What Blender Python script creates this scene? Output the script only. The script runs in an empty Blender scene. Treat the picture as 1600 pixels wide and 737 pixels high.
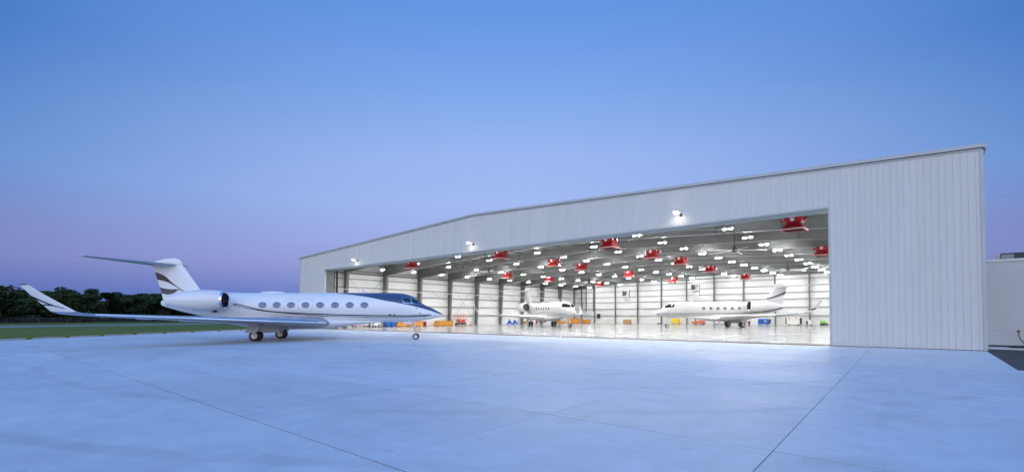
import bpy, bmesh, math, random
from mathutils import Vector, Matrix
random.seed(7)
R = math.radians
sc = bpy.context.scene
COL = sc.collection

# ------------------------------------------------------------------ camera
CAMH = 2.15
cam = bpy.data.cameras.new('camera')
camo = bpy.data.objects.new('camera', cam); COL.objects.link(camo)
cam.sensor_width = 36.0
cam.lens = 36.0 * 760.0 / 1600.0
cam.shift_y = 106.9 / 1600.0
cam.clip_start = 0.1; cam.clip_end = 4000
camo.location = (0, 0, CAMH)
camo.rotation_euler = (R(91.404), 0, R(40.705))
sc.camera = camo

# ------------------------------------------------------------------ sky, exposure
sc.view_settings.view_transform = 'Standard'
sc.view_settings.look = 'None'
sc.view_settings.exposure = 0.0
sc.view_settings.gamma = 1.0
sc.cycles.max_bounces = 8
sc.cycles.diffuse_bounces = 4
sc.cycles.glossy_bounces = 4
sc.cycles.caustics_reflective = False
sc.cycles.caustics_refractive = False
sc.cycles.sample_clamp_indirect = 6.0

def lin(c):
    return tuple((x/255/12.92 if x/255 <= .04045 else ((x/255+.055)/1.055)**2.4) for x in c)

class NT:
    """small helper around a node tree"""
    def __init__(s, tree):
        s.t = tree; s.n = tree.nodes; s.l = tree.links
    def add(s, typ, **kw):
        n = s.n.new(typ)
        for k, v in kw.items(): setattr(n, k, v)
        return n
    def link(s, a, b): s.l.new(a, b)
    def inp(s, sock, v):
        if isinstance(v, bpy.types.NodeSocket): s.l.new(v, sock)
        else: sock.default_value = v
    def math(s, op, a, b=None, c=None, clamp=False):
        n = s.add('ShaderNodeMath', operation=op); n.use_clamp = clamp
        for i, v in enumerate((a, b, c)):
            if v is not None: s.inp(n.inputs[i], v)
        return n.outputs[0]
    def maprange(s, v, a, b, c, d, smooth=False):
        n = s.add('ShaderNodeMapRange'); n.clamp = True
        if smooth: n.interpolation_type = 'SMOOTHSTEP'
        s.inp(n.inputs[0], v)
        for i, x in enumerate((a, b, c, d)): n.inputs[i+1].default_value = x
        return n.outputs[0]
    def mix(s, f, a, b, blend='MIX'):
        n = s.add('ShaderNodeMix', data_type='RGBA', blend_type=blend)
        s.inp(n.inputs[0], f)
        for i, v in ((6, a), (7, b)):
            if isinstance(v, tuple) and len(v) == 3: v = v + (1,)
            s.inp(n.inputs[i], v)
        return n.outputs[2]
    def ramp(s, v, stops, interp='LINEAR'):
        n = s.add('ShaderNodeValToRGB'); n.color_ramp.interpolation = interp
        e = n.color_ramp.elements
        while len(e) < len(stops): e.new(0.5)
        for el, (p, c) in zip(e, stops):
            el.position = p; el.color = tuple(c) + (1,)
        s.inp(n.inputs[0], v)
        return n.outputs[0]
    def noise(s, vec, scale, detail=3, rough=.5):
        n = s.add('ShaderNodeTexNoise')
        if vec is not None: s.link(vec, n.inputs['Vector'])
        n.inputs['Scale'].default_value = scale; n.inputs['Detail'].default_value = detail
        n.inputs['Roughness'].default_value = rough
        return n.outputs[0]

w = bpy.data.worlds.new('World'); sc.world = w; w.use_nodes = True
T = NT(w.node_tree); T.n.clear()
tc = T.add('ShaderNodeTexCoord'); sep = T.add('ShaderNodeSeparateXYZ'); T.link(tc.outputs['Generated'], sep.inputs[0])
zx = T.math('MAXIMUM', sep.outputs[2], 0.0)
hx, hy = -math.sin(R(40.7)), math.cos(R(40.7))           # azimuth opposite the sunset
hl = T.math('SQRT', T.math('ADD', T.math('ADD', T.math('MULTIPLY', sep.outputs[0], sep.outputs[0]), T.math('MULTIPLY', sep.outputs[1], sep.outputs[1])), 1e-6))
ca = T.math('DIVIDE', T.math('ADD', T.math('MULTIPLY', sep.outputs[0], hx), T.math('MULTIPLY', sep.outputs[1], hy)), hl)
east = T.ramp(zx, [(0, lin((82, 115, 192))), (.03, lin((98, 125, 200))), (.06, lin((128, 142, 208))), (.10, lin((153, 163, 222))), (.15, lin((161, 176, 232))),
                   (.22, lin((163, 187, 241))), (.307, lin((155, 184, 241))), (.42, lin((128, 169, 236))), (.534, lin((101, 152, 228))), (.8, lin((80, 138, 224))), (1, lin((78, 135, 224)))])
flank = T.ramp(zx, [(0, lin((74, 104, 178))), (.05, lin((102, 119, 187))), (.09, lin((124, 136, 192))), (.13, lin((123, 138, 196))), (.22, lin((106, 147, 211))), (.4, lin((66, 122, 197))), (.55, lin((64, 120, 198))), (.8, lin((72, 130, 215))), (1, lin((78, 135, 224)))])
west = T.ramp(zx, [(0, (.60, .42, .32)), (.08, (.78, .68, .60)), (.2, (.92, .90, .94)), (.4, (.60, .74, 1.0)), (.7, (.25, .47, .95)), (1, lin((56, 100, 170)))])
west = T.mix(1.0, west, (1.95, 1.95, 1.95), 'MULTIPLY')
cool = T.mix(T.maprange(ca, .66, 1.0, 0, 1), flank, east)
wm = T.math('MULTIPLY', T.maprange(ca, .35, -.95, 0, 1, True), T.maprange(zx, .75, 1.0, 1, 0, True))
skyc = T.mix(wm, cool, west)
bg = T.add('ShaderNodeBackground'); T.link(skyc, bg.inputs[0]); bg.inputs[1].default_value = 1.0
wo = T.add('ShaderNodeOutputWorld'); T.link(bg.outputs[0], wo.inputs[0])

# ------------------------------------------------------------------ materials
def mat(name, base=(.5,.5,.5), rough=.6, metal=0.0, coat=0.0, spec=.5, emit=None, estr=0, build=None, nz=None):
    m = bpy.data.materials.new(name); m.use_nodes = True
    t = NT(m.node_tree); t.n.clear()
    p = t.add('ShaderNodeBsdfPrincipled'); o = t.add('ShaderNodeOutputMaterial'); t.link(p.outputs[0], o.inputs[0])
    p.inputs['Base Color'].default_value = tuple(base) + (1,)
    p.inputs['Roughness'].default_value = rough; p.inputs['Metallic'].default_value = metal
    p.inputs['Coat Weight'].default_value = coat; p.inputs['Specular IOR Level'].default_value = spec
    p.inputs['Coat Roughness'].default_value = .06
    if emit:
        p.inputs['Emission Color'].default_value = tuple(emit) + (1,); p.inputs['Emission Strength'].default_value = estr
    if nz:      # (scale, amount) gentle blotches of wear in the colour
        tcn = t.add('ShaderNodeTexCoord')
        f = t.noise(tcn.outputs['Object'], nz[0], 4, .6)
        k = t.maprange(f, .3, .7, 1-nz[1], 1+nz[1])
        v = t.add('ShaderNodeVectorMath', operation='SCALE'); v.inputs[0].default_value = base; t.link(k, v.inputs['Scale'])
        t.link(v.outputs[0], p.inputs['Base Color'])
    if build: build(t, p)
    return m

def concrete_build(t, p):
    geo = t.add('ShaderNodeNewGeometry'); oi = t.add('ShaderNodeObjectInfo')
    pos = geo.outputs['Position']
    a = t.noise(pos, .16, 5, .6); b = t.noise(pos, 1.3, 5, .65); c = t.noise(pos, 22, 3, .6)
    mp = t.add('ShaderNodeMapping'); mp.inputs['Scale'].default_value = (.05, .9, 1); mp.inputs['Rotation'].default_value = (0, 0, R(-8)); t.link(pos, mp.inputs[0])
    st = t.noise(mp.outputs[0], 1.0, 5, .65)                     # long broom and drag marks
    mp2 = t.add('ShaderNodeMapping'); mp2.inputs['Scale'].default_value = (.5, .06, 1); mp2.inputs['Rotation'].default_value = (0, 0, R(38)); t.link(pos, mp2.inputs[0])
    st2 = t.noise(mp2.outputs[0], 1.0, 4, .6)
    k = t.math('ADD', t.math('MULTIPLY', t.math('SUBTRACT', a, .5), .50), t.math('MULTIPLY', t.math('SUBTRACT', b, .5), .36))
    k = t.math('ADD', k, t.math('MULTIPLY', t.math('SUBTRACT', c, .5), .12))
    k = t.math('ADD', k, t.math('MULTIPLY', t.math('SUBTRACT', st, .5), .26))
    k = t.math('ADD', k, t.math('MULTIPLY', t.math('SUBTRACT', oi.outputs['Random'], .5), .09))
    k = t.math('ADD', k, 1.0)
    wv = t.add('ShaderNodeTexWave', wave_type='RINGS', rings_direction='Z'); mp3 = t.add('ShaderNodeMapping'); mp3.inputs['Location'].default_value = (24, -30, 0); t.link(pos, mp3.inputs[0]); t.link(mp3.outputs[0], wv.inputs['Vector'])
    wv.inputs['Scale'].default_value = .085; wv.inputs['Distortion'].default_value = 2.2; wv.inputs['Detail'].default_value = 2; wv.inputs['Detail Scale'].default_value = .35
    arcs = t.math('MULTIPLY', t.maprange(wv.outputs[1], .93, 1.0, 0, 1, True), t.maprange(t.noise(pos, .22, 3, .6), .42, .62, 0, 1, True))   # faint turning marks of tyres
    k = t.math('MULTIPLY', k, t.math('SUBTRACT', 1.0, t.math('MULTIPLY', arcs, .13)))
    dark = t.maprange(st2, .60, .70, 0, 1, True)                 # tyre scuffs
    spots = t.maprange(t.noise(pos, 2.2, 2, .4), .70, .75, 0, 1, True)
    k = t.math('MULTIPLY', k, t.math('SUBTRACT', 1.0, t.math('MULTIPLY', dark, .13)))
    k = t.math('MULTIPLY', k, t.math('SUBTRACT', 1.0, t.math('MULTIPLY', spots, .14)))
    v = t.add('ShaderNodeVectorMath', operation='SCALE'); v.inputs[0].default_value = (.575, .612, .635); t.link(k, v.inputs['Scale'])
    t.link(v.outputs[0], p.inputs['Base Color'])
    r = t.maprange(a, .3, .7, .42, .62); t.link(r, p.inputs['Roughness'])
    bp = t.add('ShaderNodeBump'); bp.inputs['Strength'].default_value = .12; bp.inputs['Distance'].default_value = .02
    t.link(c, bp.inputs['Height']); t.link(bp.outputs[0], p.inputs['Normal'])

def panel_build(t, p):
    oi = t.add('ShaderNodeObjectInfo'); geo = t.add('ShaderNodeNewGeometry')
    mp = t.add('ShaderNodeMapping'); mp.inputs['Scale'].default_value = (1.2, 1.2, .12); t.link(geo.outputs['Position'], mp.inputs[0])
    n = t.noise(mp.outputs[0], 1.0, 4, .6)
    k = t.math('ADD', 1.0, t.math('ADD', t.math('MULTIPLY', t.math('SUBTRACT', oi.outputs['Random'], .5), .035), t.math('MULTIPLY', t.math('SUBTRACT', n, .5), .14)))
    v = t.add('ShaderNodeVectorMath', operation='SCALE'); v.inputs[0].default_value = (.685, .66, .61); t.link(k, v.inputs['Scale'])
    t.link(v.outputs[0], p.inputs['Base Color'])

def grass_build(t, p):
    geo = t.add('ShaderNodeNewGeometry')
    a = t.noise(geo.outputs['Position'], .05, 5, .65); b = t.noise(geo.outputs['Position'], 1.7, 4, .7)
    f = t.math('ADD', t.math('MULTIPLY', a, .6), t.math('MULTIPLY', b, .4))
    t.link(t.ramp(f, [(.3, (.085, .125, .028)), (.5, (.14, .18, .04)), (.7, (.21, .23, .07))]), p.inputs['Base Color'])
    bp = t.add('ShaderNodeBump'); bp.inputs['Strength'].default_value = .8; bp.inputs['Distance'].default_value = .1
    t.link(b, bp.inputs['Height']); t.link(bp.outputs[0], p.inputs['Normal'])

def floor_build(t, p):
    geo = t.add('ShaderNodeNewGeometry')
    a = t.noise(geo.outputs['Position'], .12, 4, .6); b = t.noise(geo.outputs['Position'], 1.1, 4, .6)
    k = t.maprange(t.math('ADD', t.math('MULTIPLY', a, .6), t.math('MULTIPLY', b, .4)), .3, .7, .93, 1.03)
    v = t.add('ShaderNodeVectorMath', operation='SCALE'); v.inputs[0].default_value = (.43, .43, .425); t.link(k, v.inputs['Scale'])
    t.link(v.outputs[0], p.inputs['Base Color'])
    t.link(t.maprange(a, .3, .7, .15, .19), p.inputs['Roughness'])

M = dict(
    concrete=mat('concrete', build=concrete_build), joint=mat('joint_sealant', (.22,.225,.23), .85),
    panel=mat('ribbed_white_steel', rough=.42, build=panel_build),
    trim=mat('trim_steel', (.52,.53,.52), .45, nz=(.5,.05)), black_edge=mat('rubber_seal', (.03,.03,.03), .8),  # matt black for the last door leaf's edge and the pocket post
    grass=mat('grass', (.05,.09,.02), .95, build=grass_build, spec=.1),
    floor=mat('white_epoxy', (.74,.74,.73), .14, build=floor_build, coat=0),
    steel=mat('grey_primer_steel', (.155,.16,.152), .55, nz=(.6,.08)), flange=mat('lit_flange_steel', (.33,.33,.32), .5), girt=mat('girt_steel', (.27,.275,.27), .5),  # flange is the frame steel made paler, painting in the light it catches
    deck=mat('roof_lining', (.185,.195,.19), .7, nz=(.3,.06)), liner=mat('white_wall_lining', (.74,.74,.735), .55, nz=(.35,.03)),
    rod=mat('brace_rod', (.35,.35,.35), .5), pipe=mat('pale_pipe', (.75,.76,.76), .4), dpipe=mat('dark_pipe', (.10,.07,.07), .5),
    red=mat('red_paint', (.27,.006,.010), .35, coat=.2, nz=(1.5,.08)), pink=mat('pale_skirt', (.45,.26,.25), .6), white=mat('white_paint', (.80,.80,.80), .35),
    lens=mat('lamp_lens', (.9,.9,.9), .4, emit=(.975,.99,1.0), estr=960), flood=mat('flood_lens', (.9,.9,.9), .4, emit=(1.0,.96,.86), estr=22),
    lampbody=mat('lamp_body', (.55,.55,.55), .4), black=mat('black_rubber', (.018,.018,.019), .7, nz=(3,.2)), dark=mat('dark_metal', (.05,.05,.055), .45, metal=.5),
    door=mat('door_leaf_steel', (.66,.68,.64), .5), rust=mat('rusty_rail', (.24,.13,.065), .8, nz=(2,.3)),
    block=mat('painted_block', (.56,.55,.54), .75, nz=(.4,.06)), cap=mat('wall_cap', (.68,.68,.68), .5), kerb=mat('old_kerb', (.33,.33,.33), .85, nz=(1.5,.15)), taxi=mat('worn_taxiway', (.24,.245,.25), .8, nz=(.05,.2)), asphalt=mat('asphalt', (.045,.046,.048), .85, nz=(1.2,.25)),
    bark=mat('bark', (.06,.045,.03), .95), fence=mat('galvanised_wire', (.10,.105,.12), .6, metal=.3),
    jetwhite=mat('jet_white', (.78,.785,.79), .2, coat=.6, nz=(.35,.015)), jetgrey=mat('jet_grey', (.42,.46,.54), .22, metal=.55), chrome=mat('polished_metal', (.80,.82,.85), .12, metal=1.0),
    pane=mat('jet_window_glass', (.11,.145,.26), .10, metal=.65), grey_pane=mat('grey_window_glass', (.17,.17,.18), .2, coat=.3), cockpit=mat('cockpit_glass', (.02,.025,.035), .04, coat=.5), fan=mat('fan_blades', (.16,.145,.16), .4, metal=.4),  # plain grey glass for the cabin windows of the two jets inside
    line=mat('panel_line', (.16,.18,.24), .6), navy=mat('navy_paint', (.02,.045,.12), .25, coat=.5), gear=mat('gear_metal', (.55,.55,.55), .35, metal=.6),
    rim=mat('wheel_rim', (.70,.70,.70), .3, metal=.4), ladder=mat('grey_liner', (.3,.3,.3), .5),
    orange=mat('orange_timber', (.62,.27,.045), .65, nz=(1.2,.12)), yellow=mat('yellow_paint', (.80,.56,.02), .4), blue=mat('blue_paint', (.02,.12,.50), .4), orangered=mat('orange_paint', (.72,.10,.02), .4),
    green=mat('green_paint', (.16,.52,.03), .4), card=mat('cardboard', (.45,.25,.10), .8), cream=mat('cream_paint', (.76,.73,.66), .4), seat=mat('vinyl', (.02,.02,.02), .5),
)
def foliage_mat(name, c):
    def b(t, p):
        oi = t.add('ShaderNodeObjectInfo'); geo = t.add('ShaderNodeNewGeometry')
        n = t.noise(geo.outputs['Position'], .5, 3, .6)
        k = t.math('MULTIPLY', t.maprange(n, .3, .7, .55, 1.5), t.maprange(oi.outputs['Random'], 0, 1, .75, 1.25))
        v = t.add('ShaderNodeVectorMath', operation='SCALE'); v.inputs[0].default_value = c; t.link(k, v.inputs['Scale'])
        t.link(v.outputs[0], p.inputs['Base Color'])
    return mat(name, c, .8, build=b, spec=.15)
M['leaf'] = foliage_mat('broad_leaves', (.038, .064, .030)); M['needle'] = foliage_mat('pine_needles', (.028, .052, .030))

# ------------------------------------------------------------------ mesh helpers
class MB:
    def __init__(s): s.v = []; s.f = []; s.mi = []; s.cur = 0
    def face(s, *idx): s.f.append(tuple(idx)); s.mi.append(s.cur)
    def poly(s, pts):
        b = len(s.v); s.v += [tuple(p) for p in pts]; s.face(*range(b, b+len(pts)))
    def box(s, x0, x1, y0, y1, z0, z1):
        b = len(s.v)
        s.v += [(x0,y0,z0),(x1,y0,z0),(x1,y1,z0),(x0,y1,z0),(x0,y0,z1),(x1,y0,z1),(x1,y1,z1),(x0,y1,z1)]
        for q in ((3,2,1,0),(4,5,6,7),(0,1,5,4),(1,2,6,5),(2,3,7,6),(3,0,4,7)): s.face(*[b+i for i in q])
        return s
    def hexa(s, bot, top):
        """two matching rings (bottom, top) of points, counter-clockwise from above"""
        b = len(s.v); n = len(bot); s.v += [tuple(p) for p in bot] + [tuple(p) for p in top]
        s.face(*[b+i for i in range(n)][::-1]); s.face(*[b+n+i for i in range(n)])
        for i in range(n): j = (i+1) % n; s.face(b+i, b+j, b+n+j, b+n+i)
        return s
    def cbox(s, x0, x1, y0, y1, z0, z1, c=.03):
        """box with chamfered vertical edges and top rim"""
        def ring(d, z): return [(x0+c+d,y0+d,z),(x1-c-d,y0+d,z),(x1-d,y0+c+d,z),(x1-d,y1-c-d,z),(x1-c-d,y1-d,z),(x0+c+d,y1-d,z),(x0+d,y1-c-d,z),(x0+d,y0+c+d,z)]
        return s.loft([ring(0, z0), ring(0, z1-c), ring(c, z1)], True, True)
    def loft(s, rings, cap0=False, cap1=False, closed=True):
        b = len(s.v); n = len(rings[0])
        for r in rings: s.v += [tuple(p) for p in r]
        for k in range(len(rings)-1):
            for i in range(n if closed else n-1):
                j = (i+1) % n; s.face(b+k*n+i, b+k*n+j, b+(k+1)*n+j, b+(k+1)*n+i)
        if cap0: s.face(*[b+i for i in range(n)][::-1])
        if cap1: s.face(*[b+(len(rings)-1)*n+i for i in range(n)])
        return s
    def tube(s, a, b, r, n=8, r2=None):
        a = Vector(a); b = Vector(b); d = (b-a).normalized()
        u = d.orthogonal().normalized(); v = d.cross(u)
        rr = (r, r if r2 is None else r2)
        rings = [[p + (u*math.cos(2*math.pi*i/n) + v*math.sin(2*math.pi*i/n))*q for i in range(n)] for p, q in ((a, rr[0]), (b, rr[1]))]
        return s.loft(rings, True, True)
    def path(s, pts, r, n=6):
        for a, b in zip(pts, pts[1:]): s.tube(a, b, r, n)
        return s
    def lathe(s, prof, o=(0,0,0), axis='x', n=24, cap0=False, cap1=False):
        """prof: (along, radius)"""
        rings = []
        for a, r in prof:
            ring = []
            for i in range(n):
                t = 2*math.pi*i/n; c, q = r*math.cos(t), r*math.sin(t)
                p = (a, c, q) if axis == 'x' else ((q, a, c) if axis == 'y' else (c, q, a))
                ring.append((p[0]+o[0], p[1]+o[1], p[2]+o[2]))
            rings.append(ring)
        return s.loft(rings, cap0, cap1)
    def ball(s, c, rx, ry, rz, n=12, m=8):
        rings = []
        for k in range(m+1):
            t = -math.pi/2 + math.pi*k/m + (1e-3 if k == 0 else (-1e-3 if k == m else 0))
            rings.append([(c[0]+rx*math.cos(t)*math.cos(2*math.pi*i/n), c[1]+ry*math.cos(t)*math.sin(2*math.pi*i/n), c[2]+rz*math.sin(t)) for i in range(n)])
        return s.loft(rings, True, True)
    def mesh(s, name, mats, smooth=False):
        me = bpy.data.meshes.new(name); me.from_pydata(s.v, [], s.f)
        for m in (mats if isinstance(mats, (list, tuple)) else [mats]): me.materials.append(m)
        if any(s.mi): me.polygons.foreach_set('material_index', s.mi)
        me.validate()
        bm = bmesh.new(); bm.from_mesh(me); bmesh.ops.recalc_face_normals(bm, faces=bm.faces); bm.to_mesh(me); bm.free()
        if smooth:
            me.polygons.foreach_set('use_smooth', [True]*len(me.polygons))
            try: me.set_sharp_from_angle(angle=R(40))
            except Exception: pass
        return me
    def build(s, name, mats, parent=None, smooth=False):
        return link(name, s.mesh(name, mats, smooth), parent)

def link(name, data, parent=None, loc=None, rot=None, scale=None):
    o = bpy.data.objects.new(name, data); COL.objects.link(o)
    if parent is not None: o.parent = parent
    if loc is not None: o.location = loc
    if rot is not None: o.rotation_euler = rot
    if scale is not None: o.scale = scale
    return o
def tag(o, label=None, cat=None, group=None, kind=None):
    if label: o['label'] = label
    if cat: o['category'] = cat
    if group: o['group'] = group
    if kind: o['kind'] = kind
    return o
def thing(name, label, cat, loc=(0,0,0), rz=0, group=None, scale=None):
    o = link(name, None, None, loc, (0,0,rz), scale); o.empty_display_size = .3
    return tag(o, label, cat, group)
def copy_tree(o, parent=None):
    c = o.copy(); COL.objects.link(c); c.parent = parent
    for ch in list(o.children): copy_tree(ch, c)
    return c
def ordinal(n): return ['first','second','third','fourth','fifth','sixth','seventh','eighth','ninth','tenth','eleventh','twelfth','thirteenth','fourteenth','fifteenth','sixteenth'][n]

# ------------------------------------------------------------------ layout numbers (metres, camera above the origin)
XL, XR, YF, YB = -87.81, 2.62, 42.26, 132.74
XO1, XO2, HO = -5.58, -78.9, 10.17             # door opening
XM = (XL+XR)/2
def roofz(x): return 14.65 - abs(x-XM)*(14.65-12.81)/(XR-XM)
GA, GB = (-60.22, 0.0), (-79.9, 27.5)          # grass edge of the apron
gd = Vector((GB[0]-GA[0], GB[1]-GA[1], 0)).normalized(); gn = Vector((-gd.y, gd.x, 0))   # gn points to the grass
def gpt(s, off=0): return Vector((GA[0], GA[1], 0)) + gd*s + gn*off

# ------------------------------------------------------------------ ground
g = MB(); S = 1500
g.poly([(-S,-S,-.09),(S,-S,-.09),(S,S,-.09),(-S,S,-.09)])
tag(g.build('ground', M['grass']), kind='structure')

def clip(poly, p0, n):                         # keep the side against n
    out = []
    for i in range(len(poly)):
        a, b = poly[i], poly[(i+1) % len(poly)]
        da = (a[0]-p0[0])*n[0] + (a[1]-p0[1])*n[1]; db = (b[0]-p0[0])*n[0] + (b[1]-p0[1])*n[1]
        if da <= 0: out.append(a)
        if (da < 0 < db) or (db < 0 < da):
            t = da/(da-db); out.append((a[0]+(b[0]-a[0])*t, a[1]+(b[1]-a[1])*t))
    return out
a = MB()
base = [(20,-40),(20,28),(XR,28),(XR,YF-.02),(XL,YF-.02),(XL-2.1,YF-.02),(-120,YF),(-120,-40)]
base = clip(base, GA, (gn.x, gn.y))
a.hexa([(x,y,-.30) for x,y in base], [(x,y,-.008) for x,y in base])
apron = a.build('apron', M['joint']); tag(apron, kind='structure')
xs = [20, 15.7, 11.2, 6.9, XR] + [-1.9-4.5*k for k in range(26)]
ys = [-15, -9.3, -4.8, -.3] + [4.2+4.46*k for k in range(9)] + [YF-.02]
JX, JY = .009, .017; slabs = 0
for i in range(len(xs)-1):
    for j in range(len(ys)-1):
        x1, x0, y0, y1 = xs[i], xs[i+1], ys[j], ys[j+1]
        if x0 >= XR - .01 and y1 > 28: 
            if y0 >= 28: continue
            y1 = 28
        if x0 < -45 and y1 < 0: continue
        sh = lambda x, y: x if x > XR-.01 else x - .036*(y-7.3)*min(1, (XR-x)/4)      # the long joints run a touch askew to the door
        q = clip([(sh(x0,y0)+JX,y0+JY),(sh(x1,y0)-JX,y0+JY),(sh(x1,y1)-JX,y1-JY),(sh(x0,y1)+JX,y1-JY)], GA, (gn.x, gn.y))
        if len(q) < 3: continue
        # cracked off or chipped corners are left to the material; each slab lies a hair uneven
        dz = random.uniform(-.0015, .0015)
        c = MB(); c.hexa([(x,y,-.0079) for x,y in q], [(x,y,dz) for x,y in q])
        c.build('concrete_slab', M['concrete'], apron); slabs += 1
# kerb along the grass, open at the drains
kerb = link('kerb', None); tag(kerb, kind='structure')
gaps = [-9.2, -5.4, -1.6, 2.14, 5.76, 9.51, 13.66, 18.01, 22.72, 27.83, 33.0, 38.2, 43.4]
off0 = 3.81
for k in range(len(gaps)-1):
    s0, s1 = gaps[k]+.75+off0, gaps[k+1]+off0
    pts = [gpt(s0,.0), gpt(s1,.0), gpt(s1,.22), gpt(s0,.22)]
    q = MB(); q.hexa([(p.x,p.y,-.09) for p in pts], [(p.x,p.y,.15) for p in pts]); q.build('kerb_stone', M['kerb'], kerb)
# tufts of grass beside the kerb and in its gaps
t = MB(); rr = random.Random(3)
for _ in range(9000):
    s = rr.uniform(-14, 50); o = .26 + abs(rr.gauss(0, 4.0))
    if rr.random() < .12:
        s = rr.choice(gaps)+off0+rr.uniform(0, .75); o = rr.uniform(0, .3)
    p = gpt(s, o); h = rr.uniform(.05, .16); an = rr.uniform(0, 6.28); ww = rr.uniform(.02, .06)
    dx, dy = math.cos(an)*ww, math.sin(an)*ww
    t.poly([(p.x-dx,p.y-dy,-.09),(p.x+dx,p.y+dy,-.09),(p.x+rr.uniform(-.05,.05),p.y+rr.uniform(-.05,.05),-.09+h)])
tag(t.build('grass', M['grass']), kind='stuff')
# taxiway beyond the grass
q = MB(); q.poly([(-117,-43,-.082),(-175,83,-.082),(-190,90,-.082),(-149,-35,-.082)]); tag(q.build('taxiway', M['taxi']), kind='structure')
# asphalt and pavement to the right of the hangar
q = MB(); q.poly([(XR+.01,28.02,-.006),(40,28.02,-.012),(40,45.0,-.006),(XR+.01,45.0,-.006)]); tag(q.build('driveway', M['asphalt']), kind='structure')
q = MB(); q.box(XR+.02, 40, 45.0, 46.4, -.09, .10); tag(q.build('pavement', M['concrete']), kind='structure')
# hangar floor
q = MB(); q.hexa([(XL+.1,YF+.02,-.2),(XR-.1,YF+.02,-.2),(XR-.1,YB,-.2),(XL+.1,YB,-.2)], [(XL+.1,YF+.02,.006),(XR-.1,YF+.02,.006),(XR-.1,YB,.006),(XL+.1,YB,.006)])
hfloor = q.build('hangar_floor', M['floor']); tag(hfloor, kind='structure')
# painted lead-in line on the hangar floor
q = MB(); P = [(-34.6, 84.0), (-23.0, 108.0)]; d = Vector((P[1][0]-P[0][0], P[1][1]-P[0][1], 0)).normalized(); n = Vector((-d.y, d.x, 0))*.06
q.poly([(P[0][0]-n.x,P[0][1]-n.y,.0105),(P[1][0]-n.x,P[1][1]-n.y,.0105),(P[1][0]+n.x,P[1][1]+n.y,.0105),(P[0][0]+n.x,P[0][1]+n.y,.0105)])
q.build('lead_in_line', M['dark'], hfloor)

# ------------------------------------------------------------------ the hangar
hangar = thing('hangar', 'wide white ribbed steel aircraft hangar with open front and lit interior', 'hangar', (0,0,0))
front = MB()                                   # front wall backing
def fw(x0, x1, zb):
    n = 2 if not (x0 < XM < x1) else 3
    px = [x0, x1] if n == 2 else [x0, XM, x1]
    front.loft([[(x,YF+.06,zb),(x,YF+.22,zb),(x,YF+.22,roofz(x)-.06),(x,YF+.06,roofz(x)-.06)] for x in px], True, True)
fw(XL+.05, XO2-.02, 0); fw(XO1+.02, XR-.05, 0); fw(XO2-.02+.021, XO1+.02-.021, HO+.02)
fwall = front.build('front_wall', M['trim'], hangar)
RIB = .3545; PW = RIB*3
def wall_panel(xa, xb, zb):
    xsn = []
    k0 = math.floor((xa-XL)/RIB)-1
    pts = []
    for k in range(k0, k0+6):
        c = XL + k*RIB
        for dx, dy in ((0,0),(.055,.0),(.075,-.028),(.125,-.028),(.145,0)): pts.append((c+dx, dy))
    pr = [(x,dy) for x,dy in pts if xa-1e-6 < x < xb+1e-6]
    pr = [(xa, 0.0)] + [p for p in pr if xa+.004 < p[0] < xb-.004] + [(xb, 0.0)]
    if xa < XM < xb: pr = sorted(pr + [(XM, 0.0)])
    m = MB()
    m.loft([[(x, YF+dy, zb), (x, YF+.055, zb), (x, YF+.055, roofz(x)-.05), (x, YF+dy, roofz(x)-.05)] for x, dy in pr], True, True)
    m.build('wall_panel', M['panel'], fwall)
k = 0; x = XL+.12
edges = []
while x < XR-.12-.02:
    x2 = min(x+PW, XR-.12)
    cuts = [x] + [c for c in (XO2, XO1) if x+.02 < c < x2-.02] + [x2]
    for xa, xb in zip(cuts, cuts[1:]):
        mid = (xa+xb)/2
        wall_panel(xa+.002, xb-.002, HO if XO2 < mid < XO1 else .03)
    x = x2
# trims
def gable_strip(name, z0, z1, y0, y1, m, x0=XL-.08, x1=XR+.09):
    q = MB(); q.loft([[(x,y0,roofz(x)+z0),(x,y1,roofz(x)+z0),(x,y1,roofz(x)+z1),(x,y0,roofz(x)+z1)] for x in (x0, XM, x1)], True, True)
    return q.build(name, m, hangar)
gable_strip('rake_trim', -.06, .17, YF-.16, YF+.3, M['trim'])
gable_strip('rake_painted_shadow', -.11, -.062, YF-.07, YF+.05, M['dark'], XL, XR)  # dark strip standing in for the shadow line under the rake trim
gable_strip('rake_flashing', -.20, -.112, YF-.065, YF+.04, M['trim'], XL, XR)
q = MB(); q.box(XR+.095, XR+.20, YF-.1, YB, roofz(XR)-.12, roofz(XR)+.12); q.build('gutter', M['trim'], hangar)
for x0, x1 in ((XL-.06, XL+.118), (XR-.118, XR+.06)):
    q = MB(); q.box(x0, x1, YF-.05, YF+.055, .02, roofz(x0)-.21); q.build('corner_trim', M['trim'], hangar)
q = MB(); q.box(XO1-.03, XO1+.11, YF-.045, YF+.30, .02, HO-.06); q.build('jamb_trim', M['trim'], hangar)
q = MB(); q.box(XO2-.11, XO2+.03, YF-.045, YF+.30, .02, HO-.06); q.build('jamb_trim', M['trim'], hangar)
q = MB(); q.box(XO2-.11, XO1+.11, YF-.045, YF+.059, HO-.055, HO+.05); q.build('header_trim', M['trim'], hangar)
for x0, x1 in ((XO1+.02, XR), (XL, XO2-.02)):
    q = MB(); q.box(x0, x1, YF-.05, YF-.004, .0, .028); q.build('base_trim', M['dark'], hangar)
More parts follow.
